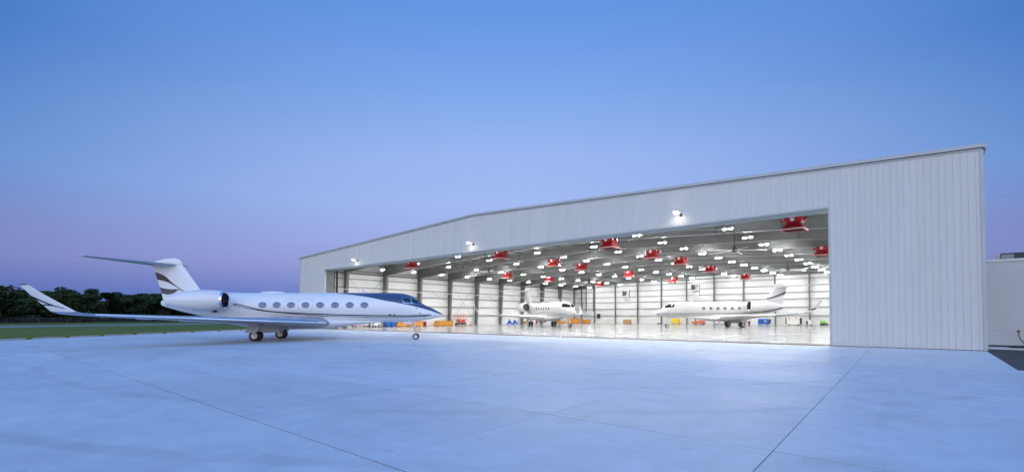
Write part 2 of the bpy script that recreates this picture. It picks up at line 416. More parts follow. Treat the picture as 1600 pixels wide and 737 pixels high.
# soffit with door tracks
for i in range(5):
    y0 = YF+.32+i*.34
    q = MB(); q.box(XO2-.1, XO1+.1, y0, y0+.30, HO+.02, HO+.14); q.box(XO2-.1, XO1+.1, y0+.10, y0+.13, HO-.06, HO+.022); q.box(XO2-.1, XO1+.1, y0+.19, y0+.22, HO-.06, HO+.022)
    q.build('door_track', M['door'], hangar)
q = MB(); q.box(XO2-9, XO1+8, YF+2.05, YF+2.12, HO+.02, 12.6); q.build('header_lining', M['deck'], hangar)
q = MB(); q.hexa([(XO2,YF-.34,-.006),(XO1,YF-.34,-.006),(XO1,YF+.02,-.006),(XO2,YF+.02,-.006)], [(XO2,YF-.30,.035),(XO1,YF-.30,.035),(XO1,YF+.018,.06),(XO2,YF+.018,.06)]); q.build('sill_strip', M['rust'], hangar)
for i in range(5):
    y0 = YF+.43+i*.34
    q = MB(); q.box(XO2-.1, XO1+.1, y0, y0+.05, .004, .016); q.build('floor_rail', M['gear'], hangar)
# sliding leaves parked behind the left front wall
for i in range(5):
    y0 = YF+.36+i*.34
    q = MB(); q.box(XL+.5, XO2+.02+.02*i, y0, y0+.22, .03, HO-.07)
    lf = q.build('door_leaf', M['door'], hangar)
    q = MB(); q.box(XO2+.022+.02*i, XO2+.06+.02*i, y0+.03, y0+.19, .03, HO-.07); q.build('edge_seal', M['black_edge'] if i == 4 else M['steel'], lf)
q = MB(); q.box(XO2+.0, XO2+.35, YF+2.1, YF+2.35, .01, HO); q.build('pocket_post', M['black_edge'], hangar)
# outer side, back walls and roof
q = MB(); q.box(XL, XL+.12, YF+.3, YB+.2, 0, 12.6); lwall = q.build('left_wall', M['liner'], hangar)
q = MB(); q.box(XR-.12, XR, YF+.3, YB+.2, 0, 12.6); rwall = q.build('right_wall', M['liner'], hangar)
q = MB(); q.loft([[(x,YB+.2,0),(x,YB+.32,0),(x,YB+.32,roofz(x)-.3),(x,YB+.2,roofz(x)-.3)] for x in (XL+.12, XM, XR-.12)], True, True); bwall = q.build('back_wall', M['liner'], hangar)
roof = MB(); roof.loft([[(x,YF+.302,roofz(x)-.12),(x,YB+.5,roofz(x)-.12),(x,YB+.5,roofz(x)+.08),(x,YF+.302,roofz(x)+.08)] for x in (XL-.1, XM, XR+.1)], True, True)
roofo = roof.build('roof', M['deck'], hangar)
for k in range(31):                            # purlins along the building
    x = XL+1.0 + k*(XR-XL-2.0)/30; z = roofz(x)-.14
    q = MB(); q.box(x-.04, x+.04, YF+2.2, YB+.18, z-.24, z); q.build('purlin', M['steel'], roofo)
FY = [51.01+9.081*k for k in range(9)]         # portal frames
def bot(x):
    d = min(x-XL, XR-x); tb = [(0,10.5),(1.5,10.7),(8,11.2),(15,11.75),(30,12.45),(45.3,13.0)]
    for (a0,z0),(a1,z1) in zip(tb, tb[1:]):
        if d <= a1: return z0+(z1-z0)*(d-a0)/(a1-a0)
    return tb[-1][1]
RX = [XL+.25, XL+1.5, XL+8, XL+15, XL+30, XM, XR-30, XR-15, XR-8, XR-1.5, XR-.25]
rm = MB()
rm.loft([[(x,-.012,bot(x)),(x,.012,bot(x)),(x,.012,roofz(x)-.40),(x,-.012,roofz(x)-.40)] for x in RX], True, True)      # web
rm.cur = 1
rm.loft([[(x,-.18,bot(x)-.025),(x,.18,bot(x)-.025),(x,.18,bot(x)),(x,-.18,bot(x))] for x in RX], True, True)             # flanges
rm.cur = 0
rm.loft([[(x,-.18,roofz(x)-.40),(x,.18,roofz(x)-.40),(x,.18,roofz(x)-.375),(x,-.18,roofz(x)-.375)] for x in RX], True, True)
for x in RX[2:-2] + [XL+22, XR-22]: rm.box(x-.012, x+.012, -.17, .17, bot(x)+.002, roofz(x)-.402)                       # splice plates
rme = rm.mesh('rafter', [M['steel'], M['flange']])
cm = MB()
cm.hexa([(0,-.012,0),(.55,-.012,0),(.55,.012,0),(0,.012,0)], [(0,-.012,11.6),(1.35,-.012,10.8),(1.35,.012,10.8),(0,.012,11.6)])
cm.hexa([(.55,-.24,0),(.58,-.24,0),(.58,.24,0),(.55,.24,0)], [(1.35,-.24,10.8),(1.38,-.24,10.8),(1.38,.24,10.8),(1.35,.24,10.8)])
cm.box(-.03, 0, -.19, .19, 0, 12.3)
cm.box(-.05, .62, -.24, .24, 0, .03)
cm.box(.0, 1.34, -.17, .17, 10.75, 10.78)
cme = cm.mesh('column', M['steel'])
fb = MB(); fb.tube((0,.15,0), (0,1.25,.95), .028, 5); fbm = fb.mesh('flange_brace', M['pipe'])
for y in FY:
    ra = link('rafter', rme, hangar, (0,y,0))
    for k in range(1, 15):
        x = XL + k*(XR-XL)/15
        h = roofz(x)-.42-bot(x)
        o = link('flange_brace', fbm, ra, (x, 0, bot(x)), None, (1, 1, max(.3, h/.95)))
    link('column', cme, hangar, (XL+.45, y, 0))
    link('column', cme, hangar, (XR-.45, y, 0), (0,0,math.pi))
link('rafter', rme, hangar, (0, YB-.25, 0))
GZ = [2.35, 4.4, 6.4, 7.95, 9.6, 11.2]
gys = [YF+2.2] + FY + [YB+.15]
for z in GZ:                                   # girts between the columns
    q = MB(); q.box(XL+.16, XL+.40, YF+2.2, YB+.15, z-.09, z+.09); q.build('girt', M['girt'], lwall)
    q = MB(); q.box(XR-.40, XR-.16, YF+2.2, YB+.15, z-.09, z+.09); q.build('girt', M['girt'], rwall)
    q = MB(); q.box(XL+.42, XR-.42, YB-.06, YB+.16, z-.09, z+.09); q.build('girt', M['girt'], bwall)
q = MB(); q.box(XL+.5, XL+.62, YF+2.2, YB, 10.55, 10.85); q.build('eave_strut', M['steel'], lwall)
q = MB(); q.box(XL+.42, XR-.42, YB-.02, YB+.16, 12.1, 12.35); q.build('eave_strut', M['steel'], bwall)
# lining sheets between the girts, each bay its own sheet
for a0, a1 in zip(gys, gys[1:]):
    q = MB(); q.box(XL+.125, XL+.15, a0+.03, a1-.03, .05, 12.5); q.build('lining_sheet', M['liner'], lwall)
BX = [-79.84+7.288*k for k in range(-1, 12)]; BX[0] = XL+.35; 
for a0, a1 in zip(BX, BX[1:]+[XR-.2]):
    q = MB(); q.box(a0+.03, a1-.03, YB+.17, YB+.195, .05, min(roofz(a0), roofz(a1))-.35); q.build('lining_sheet', M['liner'], bwall)
for x in BX[:]:
    q = MB(); zt = roofz(x)-.45
    q.box(x-.02, x+.02, YB-.42, YB-.08, 0, zt); q.box(x-.14, x+.14, YB-.45, YB-.42, 0, zt); q.box(x-.14, x+.14, YB-.085, YB-.062, 0, zt)
    q.build('end_wall_column', M['steel'], bwall)
# X bracing on the left wall and under the roof
def rods(name, pts, parent, r=.035):
    q = MB()
    for p, s in pts: q.tube(p, s, r, 5)
    q.build(name, M['rod'], parent)
for k in (0, 3, 6):
    y0, y1 = FY[k], FY[k+1]; x = XL+.75
    rods('cross_brace', [((x,y0+.2,.4),(x,y1-.2,10.4)), ((x+.1,y1-.2,.4),(x+.1,y0+.2,10.4))], hangar)
for k in range(8):
    y0 = FY[k]; x = XL+.6
    if k in (1, 2, 4, 5, 7): rods('knee_brace', [((x,y0+3.6,7.95),(x+.1,y0+.1+8.9,5.2))], hangar, .03)
for xa, xb, k in ((XM+3, XM+24, 3), (XM-24, XM-3, 5), (XM+4, XM+26, 0)):
    y0, y1 = FY[k], FY[k+1]
    rods('roof_brace', [((xa,y0,bot(xa)+.3),(xb,y1,bot(xb)+.3)), ((xb,y0,bot(xb)+.35),(xa,y1,bot(xa)+.35))], hangar, .04)
q = MB(); q.tube((XL+1.75,YF+3,7.45), (XL+1.75,YB-1,7.45), .055, 8); q.build('wall_pipe', M['pipe'], hangar)
q = MB()
for y in FY: q.box(XL+.9, XL+1.75, y-.03, y+.03, 7.36, 7.40)
q.build('pipe_brackets', M['steel'], hangar)
# sprinkler mains under the roof
for y in (FY[0]+1.2, FY[3]+1.2, FY[6]+1.2):
    q = MB(); q.path([(x, y, bot(x)+.25) for x in RX[2:-1]], .07, 7); q.build('sprinkler_main', M['dpipe'], hangar)
for px in (-84.2, -82.6, -80.0):
    q = MB(); q.tube((px,YB-.7,4.2),(px,YB-.7,12.0),.14,8); rp = q.build('riser_pipe', M['dpipe'], hangar)
    q = MB(); q.lathe([(3.85,.16),(3.9,.26),(4.1,.26),(4.2,.16)], (px,YB-.7,0), 'z', 10, True, True); q.build('valve', M['red'], rp)
q = MB(); q.box(-78.9,-77.9,YB-.35,YB-.06,1.6,3.0); q.build('electric_panel', M['dark'], hangar)
q = MB(); q.box(-84.6,-84.45,YB-.5,YB-.1,0,12); q.build('cable_tray', M['steel'], hangar)

def wall_unit(x, z, s, label):
    t = thing('wall_vent', label, 'vent', (x, YB-.1, z), 0, None)
    q = MB(); q.box(-s/2, s/2, -.5, 0, 0, s*.95); q.build('housing', M['lampbody'], t)
    q = MB(); q.box(-s/2+.1, s*.12, -.53, -.502, s*.15, s*.8); l = q.build('louvre', M['dark'], t)
    for k in range(4): z0 = s*.2 + k*s*.15; q = MB(); q.box(-s/2+.14, s*.09, -.56, -.531, z0, z0+.06); q.build('blade', M['steel'], l)
    q = MB(); q.box(s*.17, s*.32, -.54, -.502, s*.1, s*.85); q.build('side_grille', M['steel'], t)
    q = MB(); q.box(-s*.3, s/2, -.06, .0, -s*.8, -.05); q.build('backing_plate', M['trim'], t)
wall_unit(-69.0, 8.0, 2.2, 'grey wall vent high on the back wall above the brown carton')
wall_unit(-48.3, 9.0, 2.2, 'grey wall vent high on the back wall above the forklift')

# ------------------------------------------------------------------ high-bay lamps
lamp0 = thing('high_bay_lamp', 'x', 'lamp')
q = MB(); q.cbox(-.66, .66, -.10, .10, .03, .13, .02); q.build('housing', M['lampbody'], lamp0)
for s in (-1, 1):
    q = MB(); q.loft([[(s*.31+.17*f*math.copysign(abs(math.cos(t))**.7, math.cos(t)), .115*f*math.copysign(abs(math.sin(t))**.7, math.sin(t)), z) for t in [2*math.pi*i/16 for i in range(16)]] for f, z in ((1,-.004),(1,-.025),(.8,-.045))], True, True); q.build('lens', M['lens'], lamp0)
q = MB(); q.tube((-.5,0,.1), (0,0,1.3), .012, 4); q.tube((.5,0,.1), (0,0,1.3), .012, 4); q.tube((0,0,1.3),(0,0,1.72),.012,4); q.build('hanger', M['steel'], lamp0)
LX = [-79.4,-69.0,-58.4,-47.8,-37.3,-26.8,-16.3,-5.9]
first = True
for i, x in enumerate(LX):
    for j in range(12):
        y = 46.9 + 7.43*j
        o = lamp0 if first else copy_tree(lamp0)
        first = False
        o.location = (x, y, roofz(x)-2.1)
        where = ('next to the left wall' if i == 0 else 'next to the right wall' if i == 7 else ordinal(i)+' from the left wall')
        tag(o, 'bright ceiling lamp, %s from the back wall, lamp row %s' % (ordinal(11-j), where), 'lamp', 'high bay lamps under the hangar roof')

# ------------------------------------------------------------------ red foam generators
gen0 = thing('foam_generator', 'x', 'foam generator')
def sq(hw, z, dy=0, c=.16):
    return [(-hw+c,-hw,z),(hw-c,-hw,z),(hw,-hw+c,z),(hw,hw-c,z),(hw-c,hw,z),(-hw+c,hw,z),(-hw,hw-c,z),(-hw,-hw+c,z)]
q = MB(); q.loft([sq(.72,.12), sq(.82,.28), sq(.82,.62), sq(.70,.74)], True, True); q.build('housing', M['red'], gen0)
q = MB(); q.loft([sq(.72,.118), sq(.62,.0), sq(.74,-.22), sq(1.05,-.58)], False, False); q.build('hood', M['red'], gen0)
q = MB(); q.loft([sq(1.06,-.578), sq(1.09,-.62), sq(1.03,-.76), sq(.9,-.76), sq(.9,-.6)], False, False); q.build('skirt', M['pink'], gen0)
for s in (-1, 1):
    q = MB(); q.lathe([(s*.80,.22),(s*1.02,.22),(s*1.06,.15),(s*1.12,.15)], (0,0,.45), 'x', 12, True, True); q.build('motor', M['red'], gen0)
q = MB()
ring = [(.17*math.cos(2*math.pi*i/20), -.842, .45+.25*math.sin(2*math.pi*i/20)) for i in range(20)]
q.loft([[(x, y+.02, z) for x, y, z in ring], ring], True, True); em = q.build('emblem', M['white'], gen0)
q = MB(); q.box(-.035, .0, -.852, -.8422, .31, .60); q.box(.0, .06, -.852, -.8422, .54, .60); q.box(.0, .06, -.852, -.8422, .42, .47); q.box(.05, .085, -.852, -.8422, .43, .59); q.build('emblem_mark', M['red'], em)
q = MB(); q.tube((-.6,-.6,.7),(-.6,-.6,3.2),.02,5); q.tube((.6,-.6,.7),(.6,-.6,3.2),.02,5); q.tube((-.6,.6,.7),(-.6,.6,3.2),.02,5); q.tube((.6,.6,.7),(.6,.6,3.2),.02,5); q.build('hanger', M['steel'], gen0)
GP = [(-9.8,52.9),(-29.5,52.4),(-47.1,52.3),(-67.8,52.3),(-30.1,66.0),(-47.4,65.9),(-11.0,77.6),(-30.3,76.8),(-47.4,74.4),(-69.5,79.4),(-31.2,93.2),(-48.1,93.9),(-68.7,93.8),(-31.1,115.8),(-47.7,116.2),(-68.3,116.4)]
rows = {0:'front row',1:'front row',2:'front row',3:'front row',4:'second row',5:'second row',6:'third row',7:'third row',8:'third row',9:'third row',10:'fourth row',11:'fourth row',12:'fourth row',13:'row nearest the back wall',14:'row nearest the back wall',15:'row nearest the back wall'}
for i, (x, y) in enumerate(GP):
    o = gen0 if i == 0 else copy_tree(gen0)
    o.location = (x, y, 11.0); o.scale.z = .86
    mem = sorted([k for k in rows if rows[k] == rows[i]], key=lambda k: GP[k][0]); w_ = ordinal(mem.index(i))
    tag(o, 'red hooded foam generator, %s from the left, %s' % (w_, rows[i]), 'foam generator', 'red foam generators hung from the hangar roof')

# ------------------------------------------------------------------ big ceiling fans
fan0 = thing('ceiling_fan', 'x', 'fan')
q = MB(); q.lathe([(-.25,.16),(-.2,.34),(.12,.34),(.22,.2),(.5,.1)], (0,0,0), 'z', 16, True, True); q.build('motor', M['black'], fan0, True)
q = MB(); q.tube((0,0,.5),(0,0,2.6),.06,8); q.build('rod', M['dark'], fan0)
for k in range(5):
    an = 2*math.pi*k/5 + .35; c, s = math.cos(an), math.sin(an)
    q = MB()
    def P3(r, t, z): return (c*r - s*t, s*r + c*t, z)
    q.loft([[P3(r,-.12,-.16+d), P3(r,.12,-.10+d), P3(r,.12,-.075+d), P3(r,-.12,-.135+d)] for r, d in ((.3,0),(2.0,-.02),(3.6,-.08))], True, True)
    q.build('blade', M['white'], fan0)
for i, (x, y, z, a_, lab) in enumerate([(-18.5,64.3,10.5,0,'large white ceiling fan near the right end of the door opening'),(-19.1,97.2,10.5,.5,'large white ceiling fan above the tail of the right jet'),(-61.3,64.9,10.5,.2,'large white ceiling fan hanging in front of the left column row'),(-62.4,101.0,10.5,.9,'large white ceiling fan hanging deep inside above the middle jet')]):
    o = fan0 if i == 0 else copy_tree(fan0)
    o.location = (x, y, z); o.rotation_euler.z = a_
    tag(o, lab, 'fan', 'large ceiling fans in the hangar')

# ------------------------------------------------------------------ floodlights on the front wall
fl0 = thing('floodlight', 'x', 'floodlight')
q = MB(); q.box(-.12,.12,-.06,-.036,-.14,.14); q.build('wall_plate', M['dark'], fl0)
q = MB(); q.path([(0,-.06,0),(0,-.35,.0),(-.1,-.55,.10)], .035, 6); q.build('arm', M['dark'], fl0)
q = MB(); q.hexa([(-.42,-.80,.10),(.08,-.80,.10),(.08,-.42,.10),(-.42,-.42,.10)], [(-.36,-.72,.26),(.02,-.72,.26),(.02,-.46,.26),(-.36,-.46,.26)]); q.build('head', M['lampbody'], fl0)
q = MB(); q.box(-.38,.04,-.76,-.46,.06,.098); q.box(-.36,.02,-.83,-.803,.105,.22); q.build('lens', M['flood'], fl0)
ld = bpy.data.lights.new('flood_lamp', 'SPOT'); ld.energy = 16; ld.spot_size = R(150); ld.spot_blend = .5; ld.shadow_soft_size = .12; ld.color = (1, .95, .84)
lo = bpy.data.objects.new('flood_lamp', ld); COL.objects.link(lo); lo.parent = fl0; lo.location = (-.17, -.62, .02); lo.rotation_euler = (R(18), 0, 0)
for i, (x, z, lab) in enumerate([(-16.6,11.1,'lit floodlight above the door near the right end of the opening'),(-42.6,11.0,'lit floodlight above the middle of the door opening below the ridge'),(-68.5,10.9,'lit floodlight above the left end of the door opening')]):
    o = fl0 if i == 0 else copy_tree(fl0)
    o.location = (x, YF, z); tag(o, lab, 'floodlight', 'floodlights above the hangar door')

# ------------------------------------------------------------------ neighbouring building, right
NY, NH = 46.4, 5.85
nb = thing('neighbouring_building', 'low pale painted building to the right of the hangar', 'building', (12, NY, 0))
q = MB(); q.box(XR+.25-12, 28, 0, 20, .05, NH); nw_ = q.build('wall', M['block'], nb)
for z in (1.22, NH-.75):
    q = MB(); q.box(XR+.25-12, 28, -.014, -.002, z-.015, z+.015); q.build('wall_joint', M['trim'], nw_)
q = MB(); q.box(XR+.25-12, 28.1, -.07, .3, NH+.002, NH+.16); q.build('parapet_cap', M['cap'], nb)
q = MB(); q.box(XR+.25-12, 28, -.05, -.003, .102, .22); q.build('base_course', M['dark'], nb)
hv = thing('rooftop_unit', 'dark flat rooftop unit with pale end above the neighbouring wall', 'rooftop unit', (5.95, 52.5, NH))
q = MB(); q.cbox(-1.9, 7, -1, 1.2, .12, 1.02, .04); q.build('casing', M['dark'], hv)
q = MB(); q.box(-2.06, -1.905, -.9, 1.0, .16, .95); e_ = q.build('end_panel', M['lampbody'], hv)
q = MB(); q.box(-1.88, -1.2, -1.06, -1.005, .2, .92); q.build('side_grille', M['girt'], hv)
q = MB(); q.box(-1.7, 6.8, -.8, 1.0, -.05, .118); q.build('curb', M['steel'], hv)
pp = thing('standpipe', 'thin grey pipe curving up out of a dark heap beside the pale wall', 'pipe', (4.75, 45.7, .10))
q = MB(); q.path([(0,0,0),(-.12,0,.25),(-.32,0,.55),(-.40,.05,.80),(-.40,.05,1.02)], .04, 7); q.build('pipe', M['steel'], pp)
q = MB(); q.lathe([(1.0,.05),(1.02,.08),(1.12,.08),(1.16,.04)], (-.40,.05,0), 'z', 8, True, True); q.build('fitting', M['rust'], pp)
q = MB(); rr = random.Random(4)
for k in range(16):
    q.ball((rr.uniform(-.75,1.1), rr.uniform(-.28,.28), .04), rr.uniform(.2,.4), rr.uniform(.12,.25), rr.uniform(.05,.13), 8, 5)
q.build('heap', M['black'], pp, True)

# ------------------------------------------------------------------ fence and trees at the field's far side
FA, FB = Vector((-214, -22, 0)), Vector((-262, 105, 0))
fn = thing('boundary_fence', 'long low wire fence in front of the dark trees', 'fence', FA)
fdir = (FB-FA); fl_ = fdir.length; fdir.normalize()
fn.rotation_euler.z = math.atan2(fdir.y, fdir.x)
npost = 34
pm = MB().tube((0,0,-.1),(0,0,1.75),.06,6).mesh('post', M['fence'])
for k in range(npost): link('post', pm, fn, (k*fl_/(npost-1),0,0))
rm_ = MB().tube((0,0,0),(fl_,0,0),.04,5).mesh('rail', M['fence'])
for z in (.1, 1.7): link('rail', rm_, fn, (0,0,z))
q = MB(); n = 0
for k in range(int(fl_/.5)):
    x0 = k*.5
    q.poly([(x0,-.01,.1),(x0+.04,-.01,.1),(x0+.54,-.01,1.7),(x0+.5,-.01,1.7)]); q.poly([(x0+.5,.01,.1),(x0+.54,.01,.1),(x0+.04,.01,1.7),(x0,.01,1.7)])
    q.poly([(x0+.22,-.015,.1),(x0+.27,-.015,.1),(x0+.27,-.015,1.7),(x0+.22,-.015,1.7)])
tag(q.build('mesh_wire', M['fence'], fn), kind='stuff')

def crown_mesh(seed, kind):
    r = random.Random(seed); m = MB()
    if kind == 'pine':
        clumps = []
        for k in range(26):
            z = r.uniform(.30, 1.0); rad = (1.02-z)*.34*r.uniform(.5,1.2); an = r.uniform(0,6.28)
            clumps.append((rad*math.cos(an), rad*math.sin(an), z, r.uniform(.06,.13)))
    else:
        clumps = []
        for k in range(36):
            z = r.uniform(.12,.96); prof = math.sqrt(max(.05, 1-((z-.52)/.50)**2))*.42; an = r.uniform(0,6.28); rad = prof*math.sqrt(r.uniform(.15,1))
            clumps.append((rad*math.cos(an), rad*math.sin(an), z-.0, r.uniform(.09,.17)))
    for cx, cy, cz, cr in clumps:
        for _ in range(150):
            d = Vector((r.gauss(0,1), r.gauss(0,1), r.gauss(0,1))).normalized()
            p = Vector((cx,cy,cz)) + Vector((d.x, d.y, d.z*.75))*cr*r.uniform(.5,1.08)
            s = r.uniform(.014,.030)
            u = Vector((r.gauss(0,1), r.gauss(0,1), r.gauss(0,1))).normalized(); v = u.orthogonal().normalized()*s; u = u*s*1.3
            m.poly([p-u, p+v, p+u, p-v])
    return m.mesh('crown', M['needle' if kind == 'pine' else 'leaf'])
def trunk_mesh(seed, kind):
    r = random.Random(seed+50); m = MB()
    top = .9 if kind == 'pine' else .55
    pts = [(0,0,-.02,.030),(r.uniform(-.01,.01),0,.2,.022),(r.uniform(-.02,.02),r.uniform(-.02,.02),top*.6,.016),(r.uniform(-.03,.03),r.uniform(-.03,.03),top,.006)]
    for a_, b_ in zip(pts, pts[1:]): m.tube(a_[:3], b_[:3], a_[3], 7, b_[3])
    for k in range(6):
        z = r.uniform(.25,.55); an = r.uniform(0,6.28); l = r.uniform(.15,.3)
        m.tube((0,0,z), (l*math.cos(an), l*math.sin(an), z+l*.8), .010, 5, .003)
    return m.mesh('trunk', M['bark'])
variants = [(crown_mesh(i, k), trunk_mesh(i, k), k) for i, k in enumerate(['broad','broad','broad','broad','pine','broad'])]
rt = random.Random(11)
tdesc = {'broad': 'dark round-crowned tree', 'pine': 'dark pointed conifer'}
def plant(s, off, h, vi, wid, place):
    p = FA + fdir*s + Vector((-fdir.y, fdir.x, 0))*off
    cm_, tm_, kd = variants[vi]
    t = thing('pine_tree' if kd == 'pine' else 'broadleaf_tree', '%s %s' % (tdesc[kd], place), 'tree', (p.x, p.y, -.1), rt.uniform(0, 6.28), 'trees along the far edge of the field', (h*wid, h*wid, h))
    link('crown', cm_, t); link('trunk', tm_, t)
# s runs along the fence, left to right in the picture
front_row = [(-4,13.5,1),(5,12.5,4),(13,11.2,0),(22,11.8,2),(31,10.0,5),(38,9.4,1),(46,10.6,3),(54,11.6,0),(62,10.4,2),(70,11.4,4),(77,10.6,5),(86,11.6,1),(95,12.3,3),(104,11.8,0),(113,12.3,2),(122,11.6,5),(131,12.5,1),(140,11.8,3)]
for i, (s, h, vi) in enumerate(front_row):
    plant(s, 6+rt.uniform(-1,2.5), h, vi, rt.uniform(1.25,1.6), 'in the front row behind the fence, %s from the left' % (ordinal(i) if i < 16 else ['seventeenth','eighteenth'][i-16]))
for i in range(16):
    plant(-8+i*9.6+rt.uniform(-2,2), 17+rt.uniform(-2,3), rt.uniform(11.5,14.0), rt.choice([0,1,2,3,4,5]), rt.uniform(1.3,1.6), 'in the back row beyond the fence, %s from the left' % ordinal(i))
# undergrowth along the foot of the trees
q = MB(); ru = random.Random(8)
for k in range(14000):
    s = ru.uniform(-14, fl_+8); o = ru.uniform(4, 12); z = abs(ru.gauss(0, 1.1))*(.6+.5*math.sin(s*.35)**2)
    p = FA + fdir*s + Vector((-fdir.y, fdir.x, 0))*o; u = Vector((ru.gauss(0,1), ru.gauss(0,1), ru.gauss(0,1))).normalized(); v = u.orthogonal()*.16; u = u*.22
    p = p + Vector((0,0,z)); q.poly([p-u, p+v, p+u, p-v])
tag(q.build('undergrowth', M['leaf']), kind='stuff')

# ------------------------------------------------------------------ business jets
def pchip(xs, ys):
    """monotone cubic through the points, xs rising"""
    n = len(xs); d = [(ys[i+1]-ys[i])/(xs[i+1]-xs[i]) for i in range(n-1)]; mm = [0]*n
    mm[0], mm[-1] = d[0], d[-1]
    for i in range(1, n-1):
        if d[i-1]*d[i] > 0:
            h0, h1 = xs[i]-xs[i-1], xs[i+1]-xs[i]; w1, w2 = 2*h1+h0, h1+2*h0
            mm[i] = (w1+w2)/(w1/d[i-1]+w2/d[i])
    def f(x):
        x = min(max(x, xs[0]), xs[-1]); i = 0
        while i < n-2 and x > xs[i+1]: i += 1
        h = xs[i+1]-xs[i]; t = (x-xs[i])/h
        return (2*t**3-3*t*t+1)*ys[i] + (t**3-2*t*t+t)*h*mm[i] + (-2*t**3+3*t*t)*ys[i+1] + (t**3-t*t)*h*mm[i+1]
    return f

def livery(name, base, bands, rough=.2):
    """paint scheme: each band = (upper points, lower points, colour) as curves z(x) in the jet's own side view"""
    def b(t, p):
        tcn = t.add('ShaderNodeTexCoord'); sp = t.add('ShaderNodeSeparateXYZ'); t.link(tcn.outputs['Object'], sp.inputs[0])
        ux = t.maprange(sp.outputs[0], -14, 18, 0, 1); uz = t.math('DIVIDE', sp.outputs[2], 10.0)
        def curve(pts):
            n = t.add('ShaderNodeFloatCurve'); c = n.mapping.curves[0]; n.mapping.extend = 'HORIZONTAL'
            pts = sorted(pts); P = [((x+14)/32, z/10) for x, z in pts]
            while len(c.points) < len(P): c.points.new(.5, .5)
            for q_, (a_, b_) in zip(c.points, P): q_.location = (a_, b_); q_.handle_type = 'AUTO'
            n.mapping.update(); t.link(ux, n.inputs['Value']); return n.outputs[0]
        tn = t.noise(tcn.outputs['Object'], .6, 3, .5)
        col = t.mix(t.maprange(tn, .3, .7, 0, 1), tuple(c*.97 for c in base), tuple(min(1, c*1.02) for c in base))
        for up_, lo_, cc in bands:
            xs_ = [q_[0] for q_ in (lo_ if lo_ else up_)]
            mlo = t.math('GREATER_THAN', uz, curve(lo_)) if lo_ else 1.0
            mhi = t.math('LESS_THAN', uz, curve(up_)) if up_ else 1.0
            mk = t.math('MULTIPLY', mlo, mhi)
            mk = t.math('MULTIPLY', mk, t.math('GREATER_THAN', sp.outputs[0], min(xs_))); mk = t.math('MULTIPLY', mk, t.math('LESS_THAN', sp.outputs[0], max(xs_)))
            col = t.mix(mk, col, cc)
        t.link(col, p.inputs['Base Color'])
    return mat(name, base, .3, coat=.2, build=b)
def stripe(pts, half, c): return ([(x, z+half) for x, z in pts], [(x, z-half) for x, z in pts], c)

STN = [(-9.75,3.60,3.14,.20),(-9.4,3.82,3.02,.36),(-8.6,4.05,2.78,.60),(-7.0,4.24,2.38,.95),(-5.0,4.32,1.98,1.20),(-3.0,4.33,1.73,1.31),(-1.0,4.33,1.63,1.34),(10.4,4.34,1.63,1.34),
       (11.5,4.33,1.63,1.30),(12.3,4.27,1.635,1.23),(12.8,4.15,1.65,1.15),(13.2,3.97,1.67,1.07),(13.55,3.72,1.70,.98),(13.95,3.40,1.75,.86),(14.3,3.20,1.81,.74),(14.8,2.98,1.91,.58),(15.3,2.72,2.05,.38),(15.65,2.53,2.18,.20),(15.83,2.42,2.28,.07),(15.87,2.37,2.33,.01)]
_x = [s[0] for s in STN]; f_top = pchip(_x, [s[1] for s in STN]); f_bot = pchip(_x, [s[2] for s in STN]); f_w = pchip(_x, [s[3] for s in STN])
def surf(x, th, off=0):
    zt, zb, hw = f_top(x), f_bot(x), f_w(x)
    return Vector((x, (hw+off)*math.cos(th), (zt+zb)/2 + ((zt-zb)/2+off)*math.sin(th)))
def side(x, z, sgn, off=0):
    zt, zb = f_top(x), f_bot(x); s = max(-1, min(1, (z-(zt+zb)/2)/((zt-zb)/2)))
    th = math.asin(s)
    if sgn < 0: th = math.pi-th
    return surf(x, th, off)
def foil(n=13):
    """closed airfoil outline as (chord fraction, thickness fraction)"""
    up_ = []
    for i in range(n):
        b_ = math.pi*i/(n-1); c = (1-math.cos(b_))/2
        y = 5*(.2969*math.sqrt(c)-.1260*c-.3516*c*c+.2843*c**3-.1036*c**4)
        up_.append((c, y))
    return [(c, y*1.15+.0) for c, y in up_[::-1]] + [(c, -y*.85) for c, y in up_[1:-1]]
FO = foil()
def wing_loft(m, secs, sgn=1, sp=1.0):
    """secs: (le point, chord, t/c, thickness direction)"""
    m.loft([[Vector((le[0]-c*ch, sgn*(min(le[1],1.5)+max(0,le[1]-1.5)*sp), le[2])) + Vector((0, sgn*nd[0], nd[1]))*(y*tc*ch) for c, y in FO] for le, ch, tc, nd in secs], True, True)
    return m

